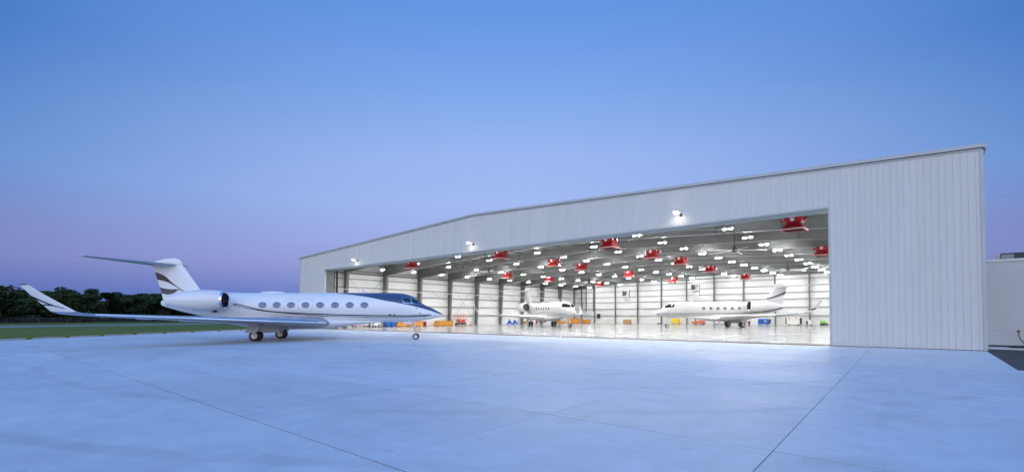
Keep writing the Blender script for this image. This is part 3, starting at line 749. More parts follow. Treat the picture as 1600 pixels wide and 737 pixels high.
def make_jet(label, pose, hd, k, win, mats, intake=-2.8, door_side=0, hatch=(), group=None, span=1.0):
    J_ = thing('business_jet', label, 'jet', (pose[0], pose[1], .008 if pose[1] > YF else 0), hd, group, k if isinstance(k, tuple) else (k,k,k))
    P_ = mats
    # fuselage
    m = MB(); N = 48
    xs_ = [-9.75,-9.6,-9.4,-9.1,-8.8,-8.4,-8,-7.5,-7,-6.4,-5.7,-5,-4.2,-3.4,-2.6,-1.8,-1] + [(-1+i*.95) for i in range(1, 13)] + [10.8,11.2,11.6,12,12.3,12.55,12.8,13,13.2,13.4,13.6,13.8,14,14.2,14.4,14.6,14.8,15,15.2,15.4,15.55,15.68,15.78,15.84,15.87]
    m.loft([[surf(x, 2*math.pi*i/N) for i in range(N)] for x in xs_], True, True)
    body = m.build('fuselage', P_['body'], J_, True)
    # belly fairing
    m = MB(); BF = [(11.0,.12,1.70,.02),(10.2,.55,1.70,.10),(9.2,.88,1.69,.20),(8.1,1.14,1.68,.29),(7.0,1.34,1.67,.44),(5.8,1.48,1.66,.60),(4.5,1.54,1.66,.67),(2,1.56,1.66,.69),(-1.2,1.50,1.70,.66),(-3.2,1.15,1.85,.42),(-4.6,.7,2.02,.16),(-5.2,.35,2.10,.03)]
    m.loft([[(x, hw*math.copysign(abs(math.cos(t))**.7, math.cos(t)), zc + dz*1.0*math.copysign(abs(math.sin(t))**.8, math.sin(t))*(.55 if math.sin(t) > 0 else 1)) for t in [2*math.pi*i/28 for i in range(28)]] for x, hw, zc, dz in BF], True, True)
    m.build('belly_fairing', P_['belly'], J_, True)
    for s in (-1, 1):
        # wing with blended winglet
        m = MB(); U = (0, 1)
        wing_loft(m, [((6.0,.7,1.50),9.0,.125,U), ((5.98,1.5,1.53),8.85,.12,U), ((5.75,1.9,1.55),8.5,.118,U), ((2.55,5.3,1.75),5.5,.105,U), ((-1.4,9.3,2.0),3.35,.10,U), ((-4.95,13.4,2.25),1.75,.09,U), ((-5.3,13.8,2.31),1.62,.085,(-.25,.97)), ((-5.62,14.1,2.47),1.52,.08,(-.6,.8))], s, span)
        wg = m.build('wing', P_['wing'], J_, True)
        m = MB(); wing_loft(m, [((-5.62,14.1,2.47),1.52,.08,(-.6,.8)), ((-6.05,14.32,2.80),1.30,.075,(-.9,.43)), ((-6.95,14.62,3.42),.90,.075,(-.93,.37)), ((-7.80,14.95,4.10),.50,.075,(-.93,.37))], s, span)
        wl = m.build('winglet', P_['winglet'], wg, True)
        m = MB(); m.ball((-8.06, s*(1.5+(14.955-1.5)*span), 4.105), .30, .03, .035, 8, 6); m.build('winglet_cap', M['dark'], wg, True)  # dark cap on the winglet tip
        m = MB()                                                   # polished leading edge
        for a_, b_ in (((5.77,1.9,1.56),(2.57,5.3,1.75)), ((2.57,5.3,1.75),(-1.38,9.3,2.0)), ((-1.38,9.3,2.0),(-4.93,13.4,2.25))):
            m.tube((a_[0]-.03, s*(1.5+(a_[1]-1.5)*span), a_[2]+.01), (b_[0]-.03, s*(1.5+(b_[1]-1.5)*span), b_[2]+.01), .085 if a_[0] > 2 else .07, 8, .07 if a_[0] > 2 else .05)
        m.build('leading_edge', M['chrome'], wg, True)
        for yy in (4.0, 6.8, 9.6):                                  # flap track fairings
            xr = 2.55-(yy-5.3)*.99 - (5.5-(yy-5.3)*.52); m = MB(); m.ball((xr+.55, s*(1.5+(yy-1.5)*span), 1.60+(yy-4)*.07), .75, .09, .10, 8, 8); m.build('flap_fairing', P_['wing'], wg, True)
        # engine
        m = MB(); ex, ez, ey = intake, 3.58, s*2.28
        m.lathe([(ex-.16,0.768),(ex-.4,0.831),(ex-1.2,0.904),(ex-2.2,0.904),(ex-3.2,0.836),(ex-4.0,0.701),(ex-4.7,0.531),(ex-4.95,0.497),(ex-4.95,0.452),(ex-4.4,0.452)], (0,ey,ez), 'x', 30, False, True)
        en = m.build('engine', P_['engine'], J_, True)
        m = MB(); m.lathe([(ex-.17,0.771),(ex-.06,0.740),(ex,0.684),(ex-.04,0.638),(ex-.2,0.616),(ex-.45,0.621)], (0,ey,ez), 'x', 30); m.build('intake_lip', M['chrome'], en, True)
        m = MB(); m.lathe([(ex-.45,0.624),(ex-.9,0.633),(ex-.92,0.203),(ex-.75,0.136),(ex-.62,0.011)], (0,ey,ez), 'x', 24, False, True); m.build('fan', M['fan'], en, True)
        m = MB(); m.lathe([(ex-4.4,0.339),(ex-4.9,0.271),(ex-5.35,0.056)], (0,ey,ez), 'x', 16, True, True); m.build('exhaust_cone', M['gear'], en, True)
        m = MB()
        m.hexa([(ex-1.0,s*1.0,3.40),(ex-1.0,s*1.6,3.42),(ex-4.2,s*1.75,3.42),(ex-4.6,s*.75,3.40)][::s], [(ex-.95,s*1.0,3.72),(ex-.95,s*1.6,3.70),(ex-4.2,s*1.75,3.66),(ex-4.6,s*.7,3.68)][::s])
        m.build('pylon', P_['engine'], J_)
        # tailplane half
        m = MB(); wing_loft(m, [((-8.35,.0,6.86),2.75,.09,U), ((-8.55,.35,6.87),2.6,.09,U), ((-12.0,5.4,7.02),.95,.08,U), ((-12.25,5.55,7.03),.7,.06,U)], s)
        m.build('tailplane', P_['wing'], J_, True)
        # windows
        for i, wx_ in enumerate(win):
            cx, cz, rx, rz_ = wx_, 3.18, .37, .27
            def el(f, off, n=26): return [side(cx+rx*f*math.cos(2*math.pi*q_/n), cz+rz_*f*math.sin(2*math.pi*q_/n), s, off) for q_ in range(n)]
            m = MB(); m.loft([el(1.16,.002), el(1.10,.014), el(1.0,.014), el(.97,.004)]); wf = m.build('window', P_['frame'], J_, True)
            m = MB(); rgs = [el(f, .006) for f in (.99,.6,.2)]; m.loft(rgs, False, True); m.build('pane', P_['pane'], wf, True)
            if i in hatch:
                def sqr(f, off, n=40):
                    o_ = []
                    for q_ in range(n):
                        t_ = 2*math.pi*q_/n; c_, s_ = math.cos(t_), math.sin(t_)
                        o_.append(side(cx+.62*f*math.copysign(abs(c_)**.35, c_), cz+.56*f*math.copysign(abs(s_)**.35, s_), s, off))
                    return o_
                m = MB(); m.loft([sqr(1.0,.003), sqr(.975,.004)]); m.build('hatch_outline', M['line'], J_)
        # cockpit glazing: three panes a side
        def patch(c4, off, n=6):
            """c4: corner (x, z) pairs: rear-bottom, front-bottom, front-top, rear-top"""
            m = MB(); g_ = []
            for a_ in range(n+1):
                v_ = a_/n
                row = []
                for b2 in range(n+1):
                    u_ = b2/n
                    x = (c4[0][0]*(1-u_)+c4[1][0]*u_)*(1-v_) + (c4[3][0]*(1-u_)+c4[2][0]*u_)*v_
                    z = (c4[0][1]*(1-u_)+c4[1][1]*u_)*(1-v_) + (c4[3][1]*(1-u_)+c4[2][1]*u_)*v_
                    row.append(side(x, min(z, f_top(x)-.002), s, off))
                g_.append(row)
            m.loft(g_, False, False, False); return m
        def grow(c4, d):
            cx = sum(p[0] for p in c4)/4; cz = sum(p[1] for p in c4)/4
            return [(cx+(x-cx)*(1+d/abs(x-cx) if abs(x-cx) > .01 else 1), cz+(z-cz)*(1+d/abs(z-cz) if abs(z-cz) > .01 else 1)) for x, z in c4]
        panes_ = [[(12.52,3.42),(13.17,3.38),(12.97,3.83),(12.32,3.86)], [(13.27,3.37),(13.72,3.33),(13.40,3.75),(13.07,3.83)]]
        for c4 in panes_:
            fr_ = patch(grow(c4, .05), .008).build('cockpit_window', P_['wframe'], J_, True)
            patch(c4, .016).build('pane', M['cockpit'], fr_, True)
        # windscreen half over the nose
        def ws(th0, th1, x0, x1, off, n=6): 
            m = MB(); m.loft([[surf(x0+(x1-x0)*a_/n + (.16*(b2/n)), (th0+(th1-th0)*b2/n) if s > 0 else math.pi-(th0+(th1-th0)*b2/n), off) for b2 in range(n+1)] for a_ in range(n+1)], False, False, False); return m
        fr_ = ws(R(50), R(87), 13.36, 13.92, .006).build('windscreen', P_['wframe'], J_, True)
        ws(R(54), R(86), 13.42, 13.86, .014).build('pane', M['cockpit'], fr_, True)
        # main gear
        m = MB(); gy = s*2.5
        m.tube((.15,gy,1.55), (.05,gy,.55), .10, 10); m.tube((.05,gy,.60), (0,gy,.45), .075, 10); m.tube((0,gy-.42,.45),(0,gy+.42,.45), .06, 10)
        m.tube((.75,gy,1.45),(.1,gy,.75), .05, 8); m.tube((.05,gy-s*.9,1.4),(.05,gy,.85), .05, 8)
        lg = m.build('main_gear', M['gear'], J_, True)
        for dy in (-.30, .30):
            m = MB(); yy = gy+dy
            m.lathe([(-.12,.27),(-.155,.33),(-.15,.40),(-.10,.445),(0,.45),(.10,.445),(.15,.40),(.155,.33),(.12,.27)], (0,yy,.45), 'y', 28); m.build('tyre', M['black'], lg, True)
            m = MB(); m.lathe([(-.15,.02),(-.15,.09),(-.06,.12),(-.07,.19),(-.14,.235),(-.13,.275),(.13,.275),(.14,.235),(.07,.19),(.06,.12),(.15,.09),(.15,.02)], (0,yy,.45), 'y', 24, True, True); m.build('rim', M['rim'], lg, True)
        m = MB(); m.hexa([(.35,gy+s*.78,.72),(.35,gy+s*.82,.75),(-.62,gy+s*.82,.80),(-.60,gy+s*.78,.76)][::s], [(.62,gy+s*.30,1.55),(.64,gy+s*.34,1.55),(-.38,gy+s*.34,1.6),(-.36,gy+s*.30,1.6)][::s]); m.build('gear_door', P_['belly'], J_)
        m = MB(); m.hexa([(-.6,s*.35,.62),(-.6,s*.39,.62),(1.0,s*.39,.70),(1.0,s*.35,.70)][::-s], [(-.6,s*.75,1.15),(-.6,s*.79,1.15),(1.0,s*.79,1.15),(1.0,s*.75,1.15)][::-s]); m.build('inner_gear_door', P_['belly'], J_)
        # nose doors
        m = MB(); m.hexa([(12.3,s*.30,1.50),(12.3,s*.32,1.50),(13.1,s*.32,1.46),(13.1,s*.30,1.46)][::-s], [(12.3,s*.24,1.70),(12.3,s*.26,1.70),(13.1,s*.26,1.73),(13.1,s*.24,1.73)][::-s]); m.build('nose_gear_door', P_['belly'], J_)
    # nose gear
    m = MB(); m.tube((13.30,0,1.75),(13.40,0,.75),.075,10); m.tube((13.40,0,.80),(13.45,0,.29),.05,10); m.tube((13.45,-.2,.29),(13.45,.2,.29),.04,8)
    m.tube((12.45,0,1.66),(13.36,0,.95),.045,8); m.tube((12.8,.12,1.6),(13.38,.0,.85),.03,6); m.box(13.46,13.52,-.12,.12,.95,1.12)
    ng = m.build('nose_gear', M['gear'], J_, True)
    for dy in (-.17, .17):
        m = MB(); m.lathe([(-.07,.17),(-.095,.21),(-.09,.26),(-.05,.288),(0,.29),(.05,.288),(.09,.26),(.095,.21),(.07,.17)], (13.45,dy,.29), 'y', 26); m.build('tyre', M['black'], ng, True)
        m = MB(); m.lathe([(-.08,.02),(-.08,.07),(-.05,.08),(-.06,.15),(-.08,.175),(.08,.175),(.06,.15),(.05,.08),(.08,.07),(.08,.02)], (13.45,dy,.29), 'y', 20, True, True); m.build('rim', M['rim'], ng, True)
    # fin with bullet
    m = MB()
    def finsec(z, xl, xt, tc): ch = xl-xt; return [(xl-c*ch, y*tc*ch, z) for c, y in FO]
    m.loft([finsec(3.35,-6.3,-9.62,.10), finsec(4.1,-5.9,-9.78,.11), finsec(4.5,-6.25,-9.88,.105), finsec(4.9,-6.55,-10.0,.10), finsec(5.6,-7.05,-10.25,.10), finsec(6.35,-7.6,-10.5,.095), finsec(6.9,-8.0,-10.75,.095), finsec(7.1,-8.1,-10.8,.09)], True, True)
    m.build('fin', P_['fin'], J_, True)
    m = MB(); BL = [(-7.98,.02,6.98,.04),(-8.05,.10,7.02,.16),(-8.3,.17,7.08,.36),(-8.8,.20,7.11,.43),(-9.5,.20,7.08,.40),(-10.2,.15,7.02,.26),(-10.8,.09,6.98,.13),(-11.1,.03,6.97,.04)]
    m.loft([[(x, w_*math.cos(2*math.pi*i/18), zc+hz*math.sin(2*math.pi*i/18)) for i in range(18)] for x, w_, zc, hz in BL], True, True)
    m.build('fin_tip_fairing', P_['fin'], J_, True)
    m = MB(); m.tube((-8.0,0,6.78),(-7.45,0,6.78),.03,6,.012); m.build('probe', M['dark'], J_)
    # small fittings
    m = MB()
    wing_loft(m, [((9.3,0,4.3),.45,.10,(0,0))], 1) if False else None
    m.hexa([(8.9,-.02,4.30),(8.9,.02,4.30),(8.4,.02,4.30),(8.4,-.02,4.30)], [(8.55,-.01,4.68),(8.55,.01,4.68),(8.35,.01,4.68),(8.35,-.01,4.68)])
    m.build('antenna', P_['frame'], J_)
    m = MB(); BLs = [(-.9,.03,4.33,.02),(-.6,.25,4.33,.12),(.2,.34,4.33,.17),(1.0,.27,4.33,.12),(1.4,.03,4.33,.02)]
    m.loft([[(x, w_*math.cos(2*math.pi*i/14), zc+hz*math.sin(2*math.pi*i/14)) for i in range(14)] for x, w_, zc, hz in BLs], True, True); m.build('dorsal_fairing', P_['body'], J_, True)
    for s in (-1, 1):
        for (x, z, lx, lz) in ((11.26,2.29,.14,.09),(11.66,2.29,.09,.07),(13.63,2.89,.14,.03),(13.92,2.42,.13,.03),(14.27,2.02,.06,.04)):
            m = MB(); p_ = side(x, z, s, .02); m.ball(p_, lx, .03, lz, 8, 6); m.build('probe', M['dark'], J_, True)
        m = MB(); p_ = side(-4.3, 2.62, s, .0); m.ball(p_, .48, .05, .16, 14, 8); ap = m.build('vent', M['gear'], J_, True)
        m = MB(); p_ = side(-4.3, 2.62, s, .04); m.ball(p_, .22, .03, .10, 12, 8); m.build('vent_opening', M['black'], ap, True)
    if door_side:
        def dr(f, off, n=44):
            o_ = []
            for q_ in range(n):
                t_ = 2*math.pi*q_/n; c_, s_ = math.cos(t_), math.sin(t_)
                o_.append(side(10.55+.45*f*math.copysign(abs(c_)**.3, c_), 2.95+.88*f*math.copysign(abs(s_)**.3, s_), door_side, off))
            return o_
        m = MB(); m.loft([dr(1.0,.003), dr(.965,.004)]); m.build('door_outline', M['line'], J_)
    return J_

NAVY, CHAR, SLATE = (.05,.085,.18), (.010,.014,.035), (.055,.06,.085)
nav = [(6.2,4.30),(6.9,4.21),(8.23,4.06),(9.64,3.83),(10.58,3.63),(12.08,3.36),(13.4,3.08),(14.77,2.70),(15.6,2.40),(15.9,2.30)]
s1 = [(-2.69,3.27),(-2.07,3.18),(-1.03,2.92),(0,2.70),(1.39,2.54),(3.46,2.42),(4.86,2.36),(6.94,2.29),(10.78,2.22),(12.49,2.21),(14.9,2.27)]
s2 = [(-2.69,3.14),(-1.03,2.80),(-.28,2.68),(1.36,2.50),(3.46,2.32),(4.86,2.22),(6.94,2.15),(10.78,2.07),(12.49,2.08),(14.6,2.20)]
WJ = (.82,.83,.84)
body1 = livery('jet_livery', WJ, [(None, nav, NAVY), stripe(s1, .050, CHAR), stripe(s2, .028, CHAR)])
fin1 = livery('jet_fin_livery', WJ, [([(-10.6,6.30),(-9.6,5.90),(-8.81,5.24),(-7.6,4.40)], [(-10.6,5.56),(-9.51,5.37),(-8.65,4.97),(-7.6,4.33)], CHAR), ([(-10.3,4.95),(-9.06,4.65),(-8.21,4.65),(-7.4,4.42)], [(-10.3,4.42),(-9.7,4.24),(-9.14,4.16),(-8.63,4.31),(-8.12,4.56),(-7.4,4.40)], SLATE)])
wl1 = livery('jet_winglet_livery', WJ, [([(-8.2,3.62),(-7.7,3.35),(-6.86,2.92),(-6.0,2.62)], [(-8.2,3.5),(-7.7,3.20),(-6.86,2.83),(-6.0,2.60)], CHAR), ([(-7.6,2.88),(-7.09,2.90),(-6.18,2.68)], [(-7.6,2.80),(-7.09,2.82),(-6.18,2.65)], CHAR)])
m1 = dict(body=body1, fin=fin1, winglet=wl1, wing=M['jetgrey'], belly=M['jetwhite'], engine=M['jetwhite'], frame=M['jetwhite'], wframe=M['chrome'], pane=M['pane'])
make_jet('long white jet with navy nose top and dark tail swooshes, parked outside on the apron', (-46.3,19.5), R(42.5), 1.0, [-.06,1.2,2.46,3.75,5.05,6.38,7.7,9.0], m1, -2.8, hatch=(2,3))
DB = (.02,.025,.08); GY = (.22,.23,.26); LB = (.10,.14,.36)
b3 = livery('jet_livery_striped', (.64,.64,.64), [stripe([(-9.8,3.35),(-8,2.98),(-5.5,2.60),(-2.5,2.42),(2,2.34),(15.5,2.28)], .06, GY), ([(-9.8,3.52),(-8,3.14),(-5.5,2.77),(-1.0,2.50)], [(-9.8,3.26),(-8,2.92),(-5.5,2.58),(-1.0,2.42)], DB)])
f3 = livery('jet_fin_striped', (.64,.64,.64), [([(-11,6.62),(-10.6,6.27),(-9.3,5.78),(-7.6,5.24),(-5.8,4.88)], [(-11,6.2),(-10.6,5.94),(-9.3,5.53),(-7.6,5.08),(-5.8,4.80)], DB), stripe([(-10.6,5.76),(-9.3,5.42),(-7.6,4.98),(-5.8,4.70)], .06, DB)])
w3 = livery('jet_winglet_striped', (.80,.80,.79), [([(-9,3.25),(-6,2.95)], [(-9,3.02),(-6,2.72)], SLATE)])
m3 = dict(body=b3, fin=f3, winglet=w3, wing=M['white'], belly=M['jetwhite'], engine=M['jetwhite'], frame=M['jetwhite'], wframe=M['black'], pane=M['grey_pane'])
make_jet('white jet facing left with dark blue tail stripes, inside the hangar on the right', (-30.16,104.27), R(225), (1.05,1.10,1.18), [-.2,1.2,2.6,4.0,5.4,6.8], m3, -1.5, door_side=1, span=.80, group='jets parked inside the hangar')
b2 = livery('jet_livery_blue_line', (.64,.64,.64), [stripe([(-3,1.95),(0,2.25),(3,2.52),(6,2.55),(9,2.35),(11.5,2.22),(14,2.20)], .04, LB)])
f2 = livery('jet_fin_blue_line', (.64,.64,.64), [stripe([(-10.5,5.8),(-9.3,5.35),(-8.2,4.9),(-6.9,4.35)], .05, (.06,.07,.14))])
m2 = dict(body=b2, fin=f2, winglet=M['jetwhite'], wing=M['white'], belly=M['jetwhite'], engine=M['jetwhite'], frame=M['jetwhite'], wframe=M['black'], pane=M['grey_pane'])
make_jet('white jet with a thin blue wave line facing right, inside near the left wall', (-64.76,85.44), R(-30.9), (1.06,1.10,1.18), [.2,1.5,2.8,4.1,5.4,6.7], m2, -2.9, span=.80, group='jets parked inside the hangar')

# ------------------------------------------------------------------ ground equipment along the walls
FZ = .007
def wheel(parent, x, y, r, wd, axis='y', name='wheel'):
    m = MB(); m.lathe([(-wd/2,r*.6),(-wd/2,r*.9),(-wd*.3,r),(wd*.3,r),(wd/2,r*.9),(wd/2,r*.6)], (x,y,r) , axis, 14, True, True) if axis == 'y' else m.lathe([(-wd/2,r*.6),(-wd/2,r*.9),(-wd*.3,r),(wd*.3,r),(wd/2,r*.9),(wd/2,r*.6)], (x,y,r), 'x', 14, True, True)
    w_ = m.build(name, M['black'], parent)
    m = MB(); m.lathe([(-wd/2-.012,r*.5),(-wd/2-.002,r*.55)], (x,y,r), axis, 10, True, True); m.lathe([(wd/2+.002,r*.55),(wd/2+.012,r*.5)], (x,y,r), axis, 10, True, True)
    m.build('hub', M['rim'], w_)
    return w_
def crate(label, x, y, ln, wd, ht, rz=0, slope=.5, m_='orange', nboard=4):
    """long timber crate with sloping ends: skids, side boards, lid; local x is its length"""
    t = thing('timber_crate', label, 'crate', (x, y, FZ), rz)
    for sx in (-.38, 0, .38):
        q = MB(); q.box(sx*ln-.06, sx*ln+.06, -wd/2, wd/2, 0, .10); q.build('skid', M['bark'], t)
    hb = (ht-.14)/nboard
    for k in range(nboard):
        z0 = .102+k*hb; z1 = z0+hb-.008; i0, i1 = slope*(z0-.1)/ht, slope*(z1-.1)/ht
        q = MB(); q.hexa([(-ln/2+i0,-wd/2,z0),(ln/2-i0*.3,-wd/2,z0),(ln/2-i0*.3,wd/2,z0),(-ln/2+i0,wd/2,z0)], [(-ln/2+i1,-wd/2,z1),(ln/2-i1*.3,-wd/2,z1),(ln/2-i1*.3,wd/2,z1),(-ln/2+i1,wd/2,z1)])
        q.build('board', M[m_], t)
    q = MB(); q.box(-ln/2+slope-.04, ln/2-slope*.3+.04, -wd/2-.03, wd/2+.03, ht-.036, ht+.02); q.build('lid', M[m_], t)
    for sx in (-.3, .05, .36):
        q = MB(); q.box(sx*ln-.05, sx*ln+.05, -wd/2-.03, -wd/2-.003, .11, ht-.04); q.box(sx*ln-.05, sx*ln+.05, wd/2+.003, wd/2+.03, .11, ht-.04); q.build('batten', M[m_], t)
    return t
EX = -84.9
crate('long orange timber crate behind the nose wheel of the parked jet', EX, 64.6, 7.0, 1.6, 1.15, R(90), .25)
crate('orange timber crate with a sloping end standing left of the scissor lift', EX, 74.5, 5.0, 1.6, 1.15, R(90), .8)
t = thing('drum', 'small red drum at the end of the long orange crate', 'drum', (EX+.2, 68.9, FZ))
q = MB(); q.lathe([(0,.40),(.04,.43),(.3,.43),(.33,.45),(.36,.43),(.66,.43),(.69,.45),(.72,.43),(.98,.43),(1.0,.40)], (0,0,0), 'z', 18, True, False); q.build('barrel', M['red'], t)
q = MB(); q.lathe([(.985,.395),(.99,.05)], (0,0,0), 'z', 18, True, True); q.build('lid', M['red'], t)
for i, y in enumerate((59.3, 60.6)):
    t = thing('storage_bin', ['blue lidded storage bin, the left one of the pair','blue lidded storage bin touching the long orange crate'][i], 'bin', (EX, y, FZ), R(90), 'blue bins by the left wall')
    q = MB(); q.hexa([(-.48,-.5,.08),(.48,-.5,.08),(.48,.5,.08),(-.48,.5,.08)], [(-.58,-.6,.9),(.58,-.6,.9),(.58,.6,.9),(-.58,.6,.9)]); q.build('tub', M['blue'], t)
    q = MB(); q.hexa([(-.61,-.63,.902),(.61,-.63,.902),(.61,.63,.902),(-.61,.63,.902)], [(-.5,-.4,1.05),(.5,-.4,1.05),(.5,.4,1.05),(-.5,.4,1.05)]); q.build('lid', M['blue'], t)
    q = MB(); q.tube((-.5,.45,.1),(.5,.45,.1),.1,8); q.build('axle', M['black'], t)
# red trolley with white panels
t = thing('trolley', 'low red framed trolley carrying white panels under the jet belly', 'trolley', (EX, 53.0, FZ), R(90))
q = MB(); q.box(-1.7,1.7,-.6,.6,.28,.40); q.build('deck', M['red'], t)
for sx in (-1.3, 1.3):
    for sy in (-.5, .5): wheel(t, sx, sy, .16, .10)
for k in range(5):
    q = MB(); q.box(-1.6+k*.65,-1.0+k*.65-.03,-.5,.5,.402,.74+.03*(k%2)); q.build('panel', M['white'], t)
q = MB(); q.path([(-1.65,-.55,.4),(-1.65,-.55,.95),(1.65,-.55,1.05),(1.65,-.55,.4)], .03, 6); q.path([(-.4,-.55,.4),(-.4,-.55,1.0)], .03, 6); q.build('rail', M['red'], t)
# white tug
def tug(label, x, y, rz, body, ln=2.4, wd=1.3, group=None):
    t = thing('tow_tractor', label, 'tow tractor', (x, y, FZ), rz, group)
    q = MB(); q.loft([[(-ln/2,-wd/2,.3),(ln/2,-wd/2,.3),(ln/2,wd/2,.3),(-ln/2,wd/2,.3)], [(-ln/2,-wd/2,.78),(ln/2-.05,-wd/2,.72),(ln/2-.05,wd/2,.72),(-ln/2,wd/2,.78)], [(-ln/2+.08,-wd/2+.06,.85),(ln/2-.2,-wd/2+.06,.78),(ln/2-.2,wd/2-.06,.78),(-ln/2+.08,wd/2-.06,.85)]], True, True); q.build('body', M[body], t)
    q = MB(); q.loft([[(.15,-wd/2+.1,.80),(ln/2-.15,-wd/2+.1,.76),(ln/2-.15,wd/2-.1,.76),(.15,wd/2-.1,.80)], [(.22,-wd/2+.16,1.12),(ln/2-.3,-wd/2+.16,1.0),(ln/2-.3,wd/2-.16,1.0),(.22,wd/2-.16,1.12)]], True, True); q.build('bonnet', M[body], t)
    q = MB(); q.box(-.75,-.25,-.35,.35,.86,1.0); q.hexa([(-.82,-.35,.95),(-.72,-.35,.95),(-.72,.35,.95),(-.82,.35,.95)], [(-.98,-.33,1.45),(-.90,-.33,1.45),(-.90,.33,1.45),(-.98,.33,1.45)]); q.build('seat', M['seat'], t)
    q = MB(); q.path([(.2,0,1.0),(.0,0,1.28)], .03, 6); q.lathe([(-.02,.17),(.02,.17),(.02,.13),(-.02,.13),(-.02,.17)], (0,0,1.30), 'z', 14); q.build('steering_wheel', M['black'], t)
    for sx in (-ln*.30, ln*.30):
        for sy in (-wd/2, wd/2): wheel(t, sx, sy, .33, .22)
    q = MB(); q.box(-ln/2-.1,-ln/2-.003,-.4,.4,.35,.6); q.build('bumper', M['black'], t)
    q = MB(); q.box(ln/2+.003,ln/2+.08,-.5,.5,.33,.55); q.build('bumper', M['black'], t)
    return t
tug('white tow tractor with black seat and tyres beside the red trolley', EX, 56.2, R(90), 'white')
t = thing('dolly', 'low dark dolly with a row of small wheels beneath the jet belly', 'dolly', (EX, 46.9, FZ), R(90))
q = MB(); q.box(-1.0,1.0,-.5,.5,.24,.36); q.build('deck', M['dark'], t)
for sx in (-.8, -.3, .25, .75): wheel(t, sx, -.45, .13, .10); wheel(t, sx, .45, .13, .10)
t = thing('ballast_block', 'dark square block on the floor at the left wall', 'block', (EX, 49.6, FZ), R(90))
q = MB(); q.cbox(-.26,.26,-.3,.3,0,.62,.05); q.build('block', M['dark'], t); q = MB(); q.path([(-.1,0,.6),(-.1,0,.75),(.1,0,.75),(.1,0,.6)], .02, 6); q.build('lifting_eye', M['gear'], t)
# scissor lift
t = thing('scissor_lift', 'orange scissor lift with raised guard rails by the left wall', 'scissor lift', (EX+.2, 79.8, FZ), R(90))
q = MB(); q.cbox(-1.35,1.35,-.6,.6,.22,.62,.05); q.build('base', M['dark'], t)
for sx in (-1.0, 1.0):
    for sy in (-.55, .55): wheel(t, sx, sy, .28, .2)
for k in range(3):
    z0, z1 = .64+.22*k, .82+.22*k
    for sy in (-.45, .45):
        q = MB(); q.tube((-1.2,sy,z0),(1.2,sy,z1),.045,6); q.build('scissor_arm', M['orangered'], t)
        q = MB(); q.tube((-1.2,sy*.8,z1),(1.2,sy*.8,z0),.045,6); q.build('scissor_arm', M['orangered'], t)
q = MB(); q.box(-1.4,1.4,-.62,.62,1.32,1.52); pl = q.build('platform', M['orangered'], t)
q = MB()
for z in (2.05, 2.62):
    q.path([(-1.38,-.6,z),(1.38,-.6,z),(1.38,.6,z),(-1.38,.6,z),(-1.38,-.6,z)], .035, 6)
q.build('rail', M['orangered'], t)
for sx in (-1.38, -.45, .45, 1.38):
    for sy in (-.6, .6): q = MB(); q.tube((sx,sy,1.52),(sx,sy,2.62),.03,6); q.build('rail_post', M['orangered'], t)
def cone(label, x, y, h=.72):
    t = thing('traffic_cone', label, 'cone', (x, y, FZ))
    q = MB(); q.box(-.2,.2,-.2,.2,0,.04); q.build('base', M['orangered'], t)
    q = MB(); q.lathe([(.041,.16),(h*.45,.10)], (0,0,0), 'z', 14, True, True); q.lathe([(h*.62,.075),(h,.03)], (0,0,0), 'z', 14, True, True); q.build('body', M['orangered'], t)
    q = MB(); q.lathe([(h*.45,.1),(h*.62,.076)], (0,0,0), 'z', 14, True, True); q.build('band', M['white'], t)
cone('small orange traffic cone to the right of the scissor lift', EX+.3, 82.9, .85)
# blue tripod jacks
for i, y in enumerate((97.6, 99.8)):
    t = thing('tripod_jack', ['blue tripod jack by the left wall, nearer the door','blue tripod jack by the left wall, nearer the middle jet'][i], 'jack', (EX, y, FZ), i*.5, 'blue tripod jacks')
    q = MB(); q.lathe([(.25,.16),(1.15,.16),(1.2,.10),(1.45,.10),(1.5,.05)], (0,0,0), 'z', 14, True, True); q.build('cylinder', M['blue'], t, True)
    for k in range(3):
        an = 2*math.pi*k/3+.4; c, s_ = math.cos(an), math.sin(an)
        q = MB(); q.hexa([(.95*c-.07*s_,.95*s_+.07*c,.08),(.14*c-.07*s_,.14*s_+.07*c,.2),(.14*c+.07*s_,.14*s_-.07*c,.2),(.95*c+.07*s_,.95*s_-.07*c,.08)], [(.9*c-.07*s_,.9*s_+.07*c,.2),(.14*c-.07*s_,.14*s_+.07*c,1.2),(.14*c+.07*s_,.14*s_-.07*c,1.2),(.9*c+.07*s_,.9*s_-.07*c,.2)]); q.build('leg', M['blue'], t)
        q = MB(); q.lathe([(0,.16),(.06,.16),(.10,.08)], (.95*c,.95*s_,0), 'z', 10, True, True); q.build('foot', M['blue'], t)
t = thing('hand_cart', 'small tan hand cart behind the middle jet', 'cart', (EX, 104.5, FZ), R(90))
q = MB(); q.cbox(-.6,.6,-.4,.4,.25,.85,.04); q.build('box', M['card'], t); wheel(t,-.4,-.4,.14,.1); wheel(t,-.4,.4,.14,.1); wheel(t,.4,-.4,.14,.1); wheel(t,.4,.4,.14,.1)
q = MB(); q.path([(.6,-.3,.6),(.95,-.3,1.15),(.95,.3,1.15),(.6,.3,.6)], .03, 6); q.build('handle', M['dark'], t)
t = thing('extinguisher_trolley', 'red wheeled fire extinguisher by the left wall between the wheels of the middle jet', 'fire extinguisher', (EX, 109.4, FZ), R(90))
q = MB(); q.lathe([(.15,.2),(.22,.27),(.85,.27),(1.0,.14),(1.05,.06),(1.1,.06)], (0,0,0), 'z', 16, True, True); q.build('tank', M['red'], t, True); wheel(t,.0,-.34,.2,.07); wheel(t,.0,.34,.2,.07)
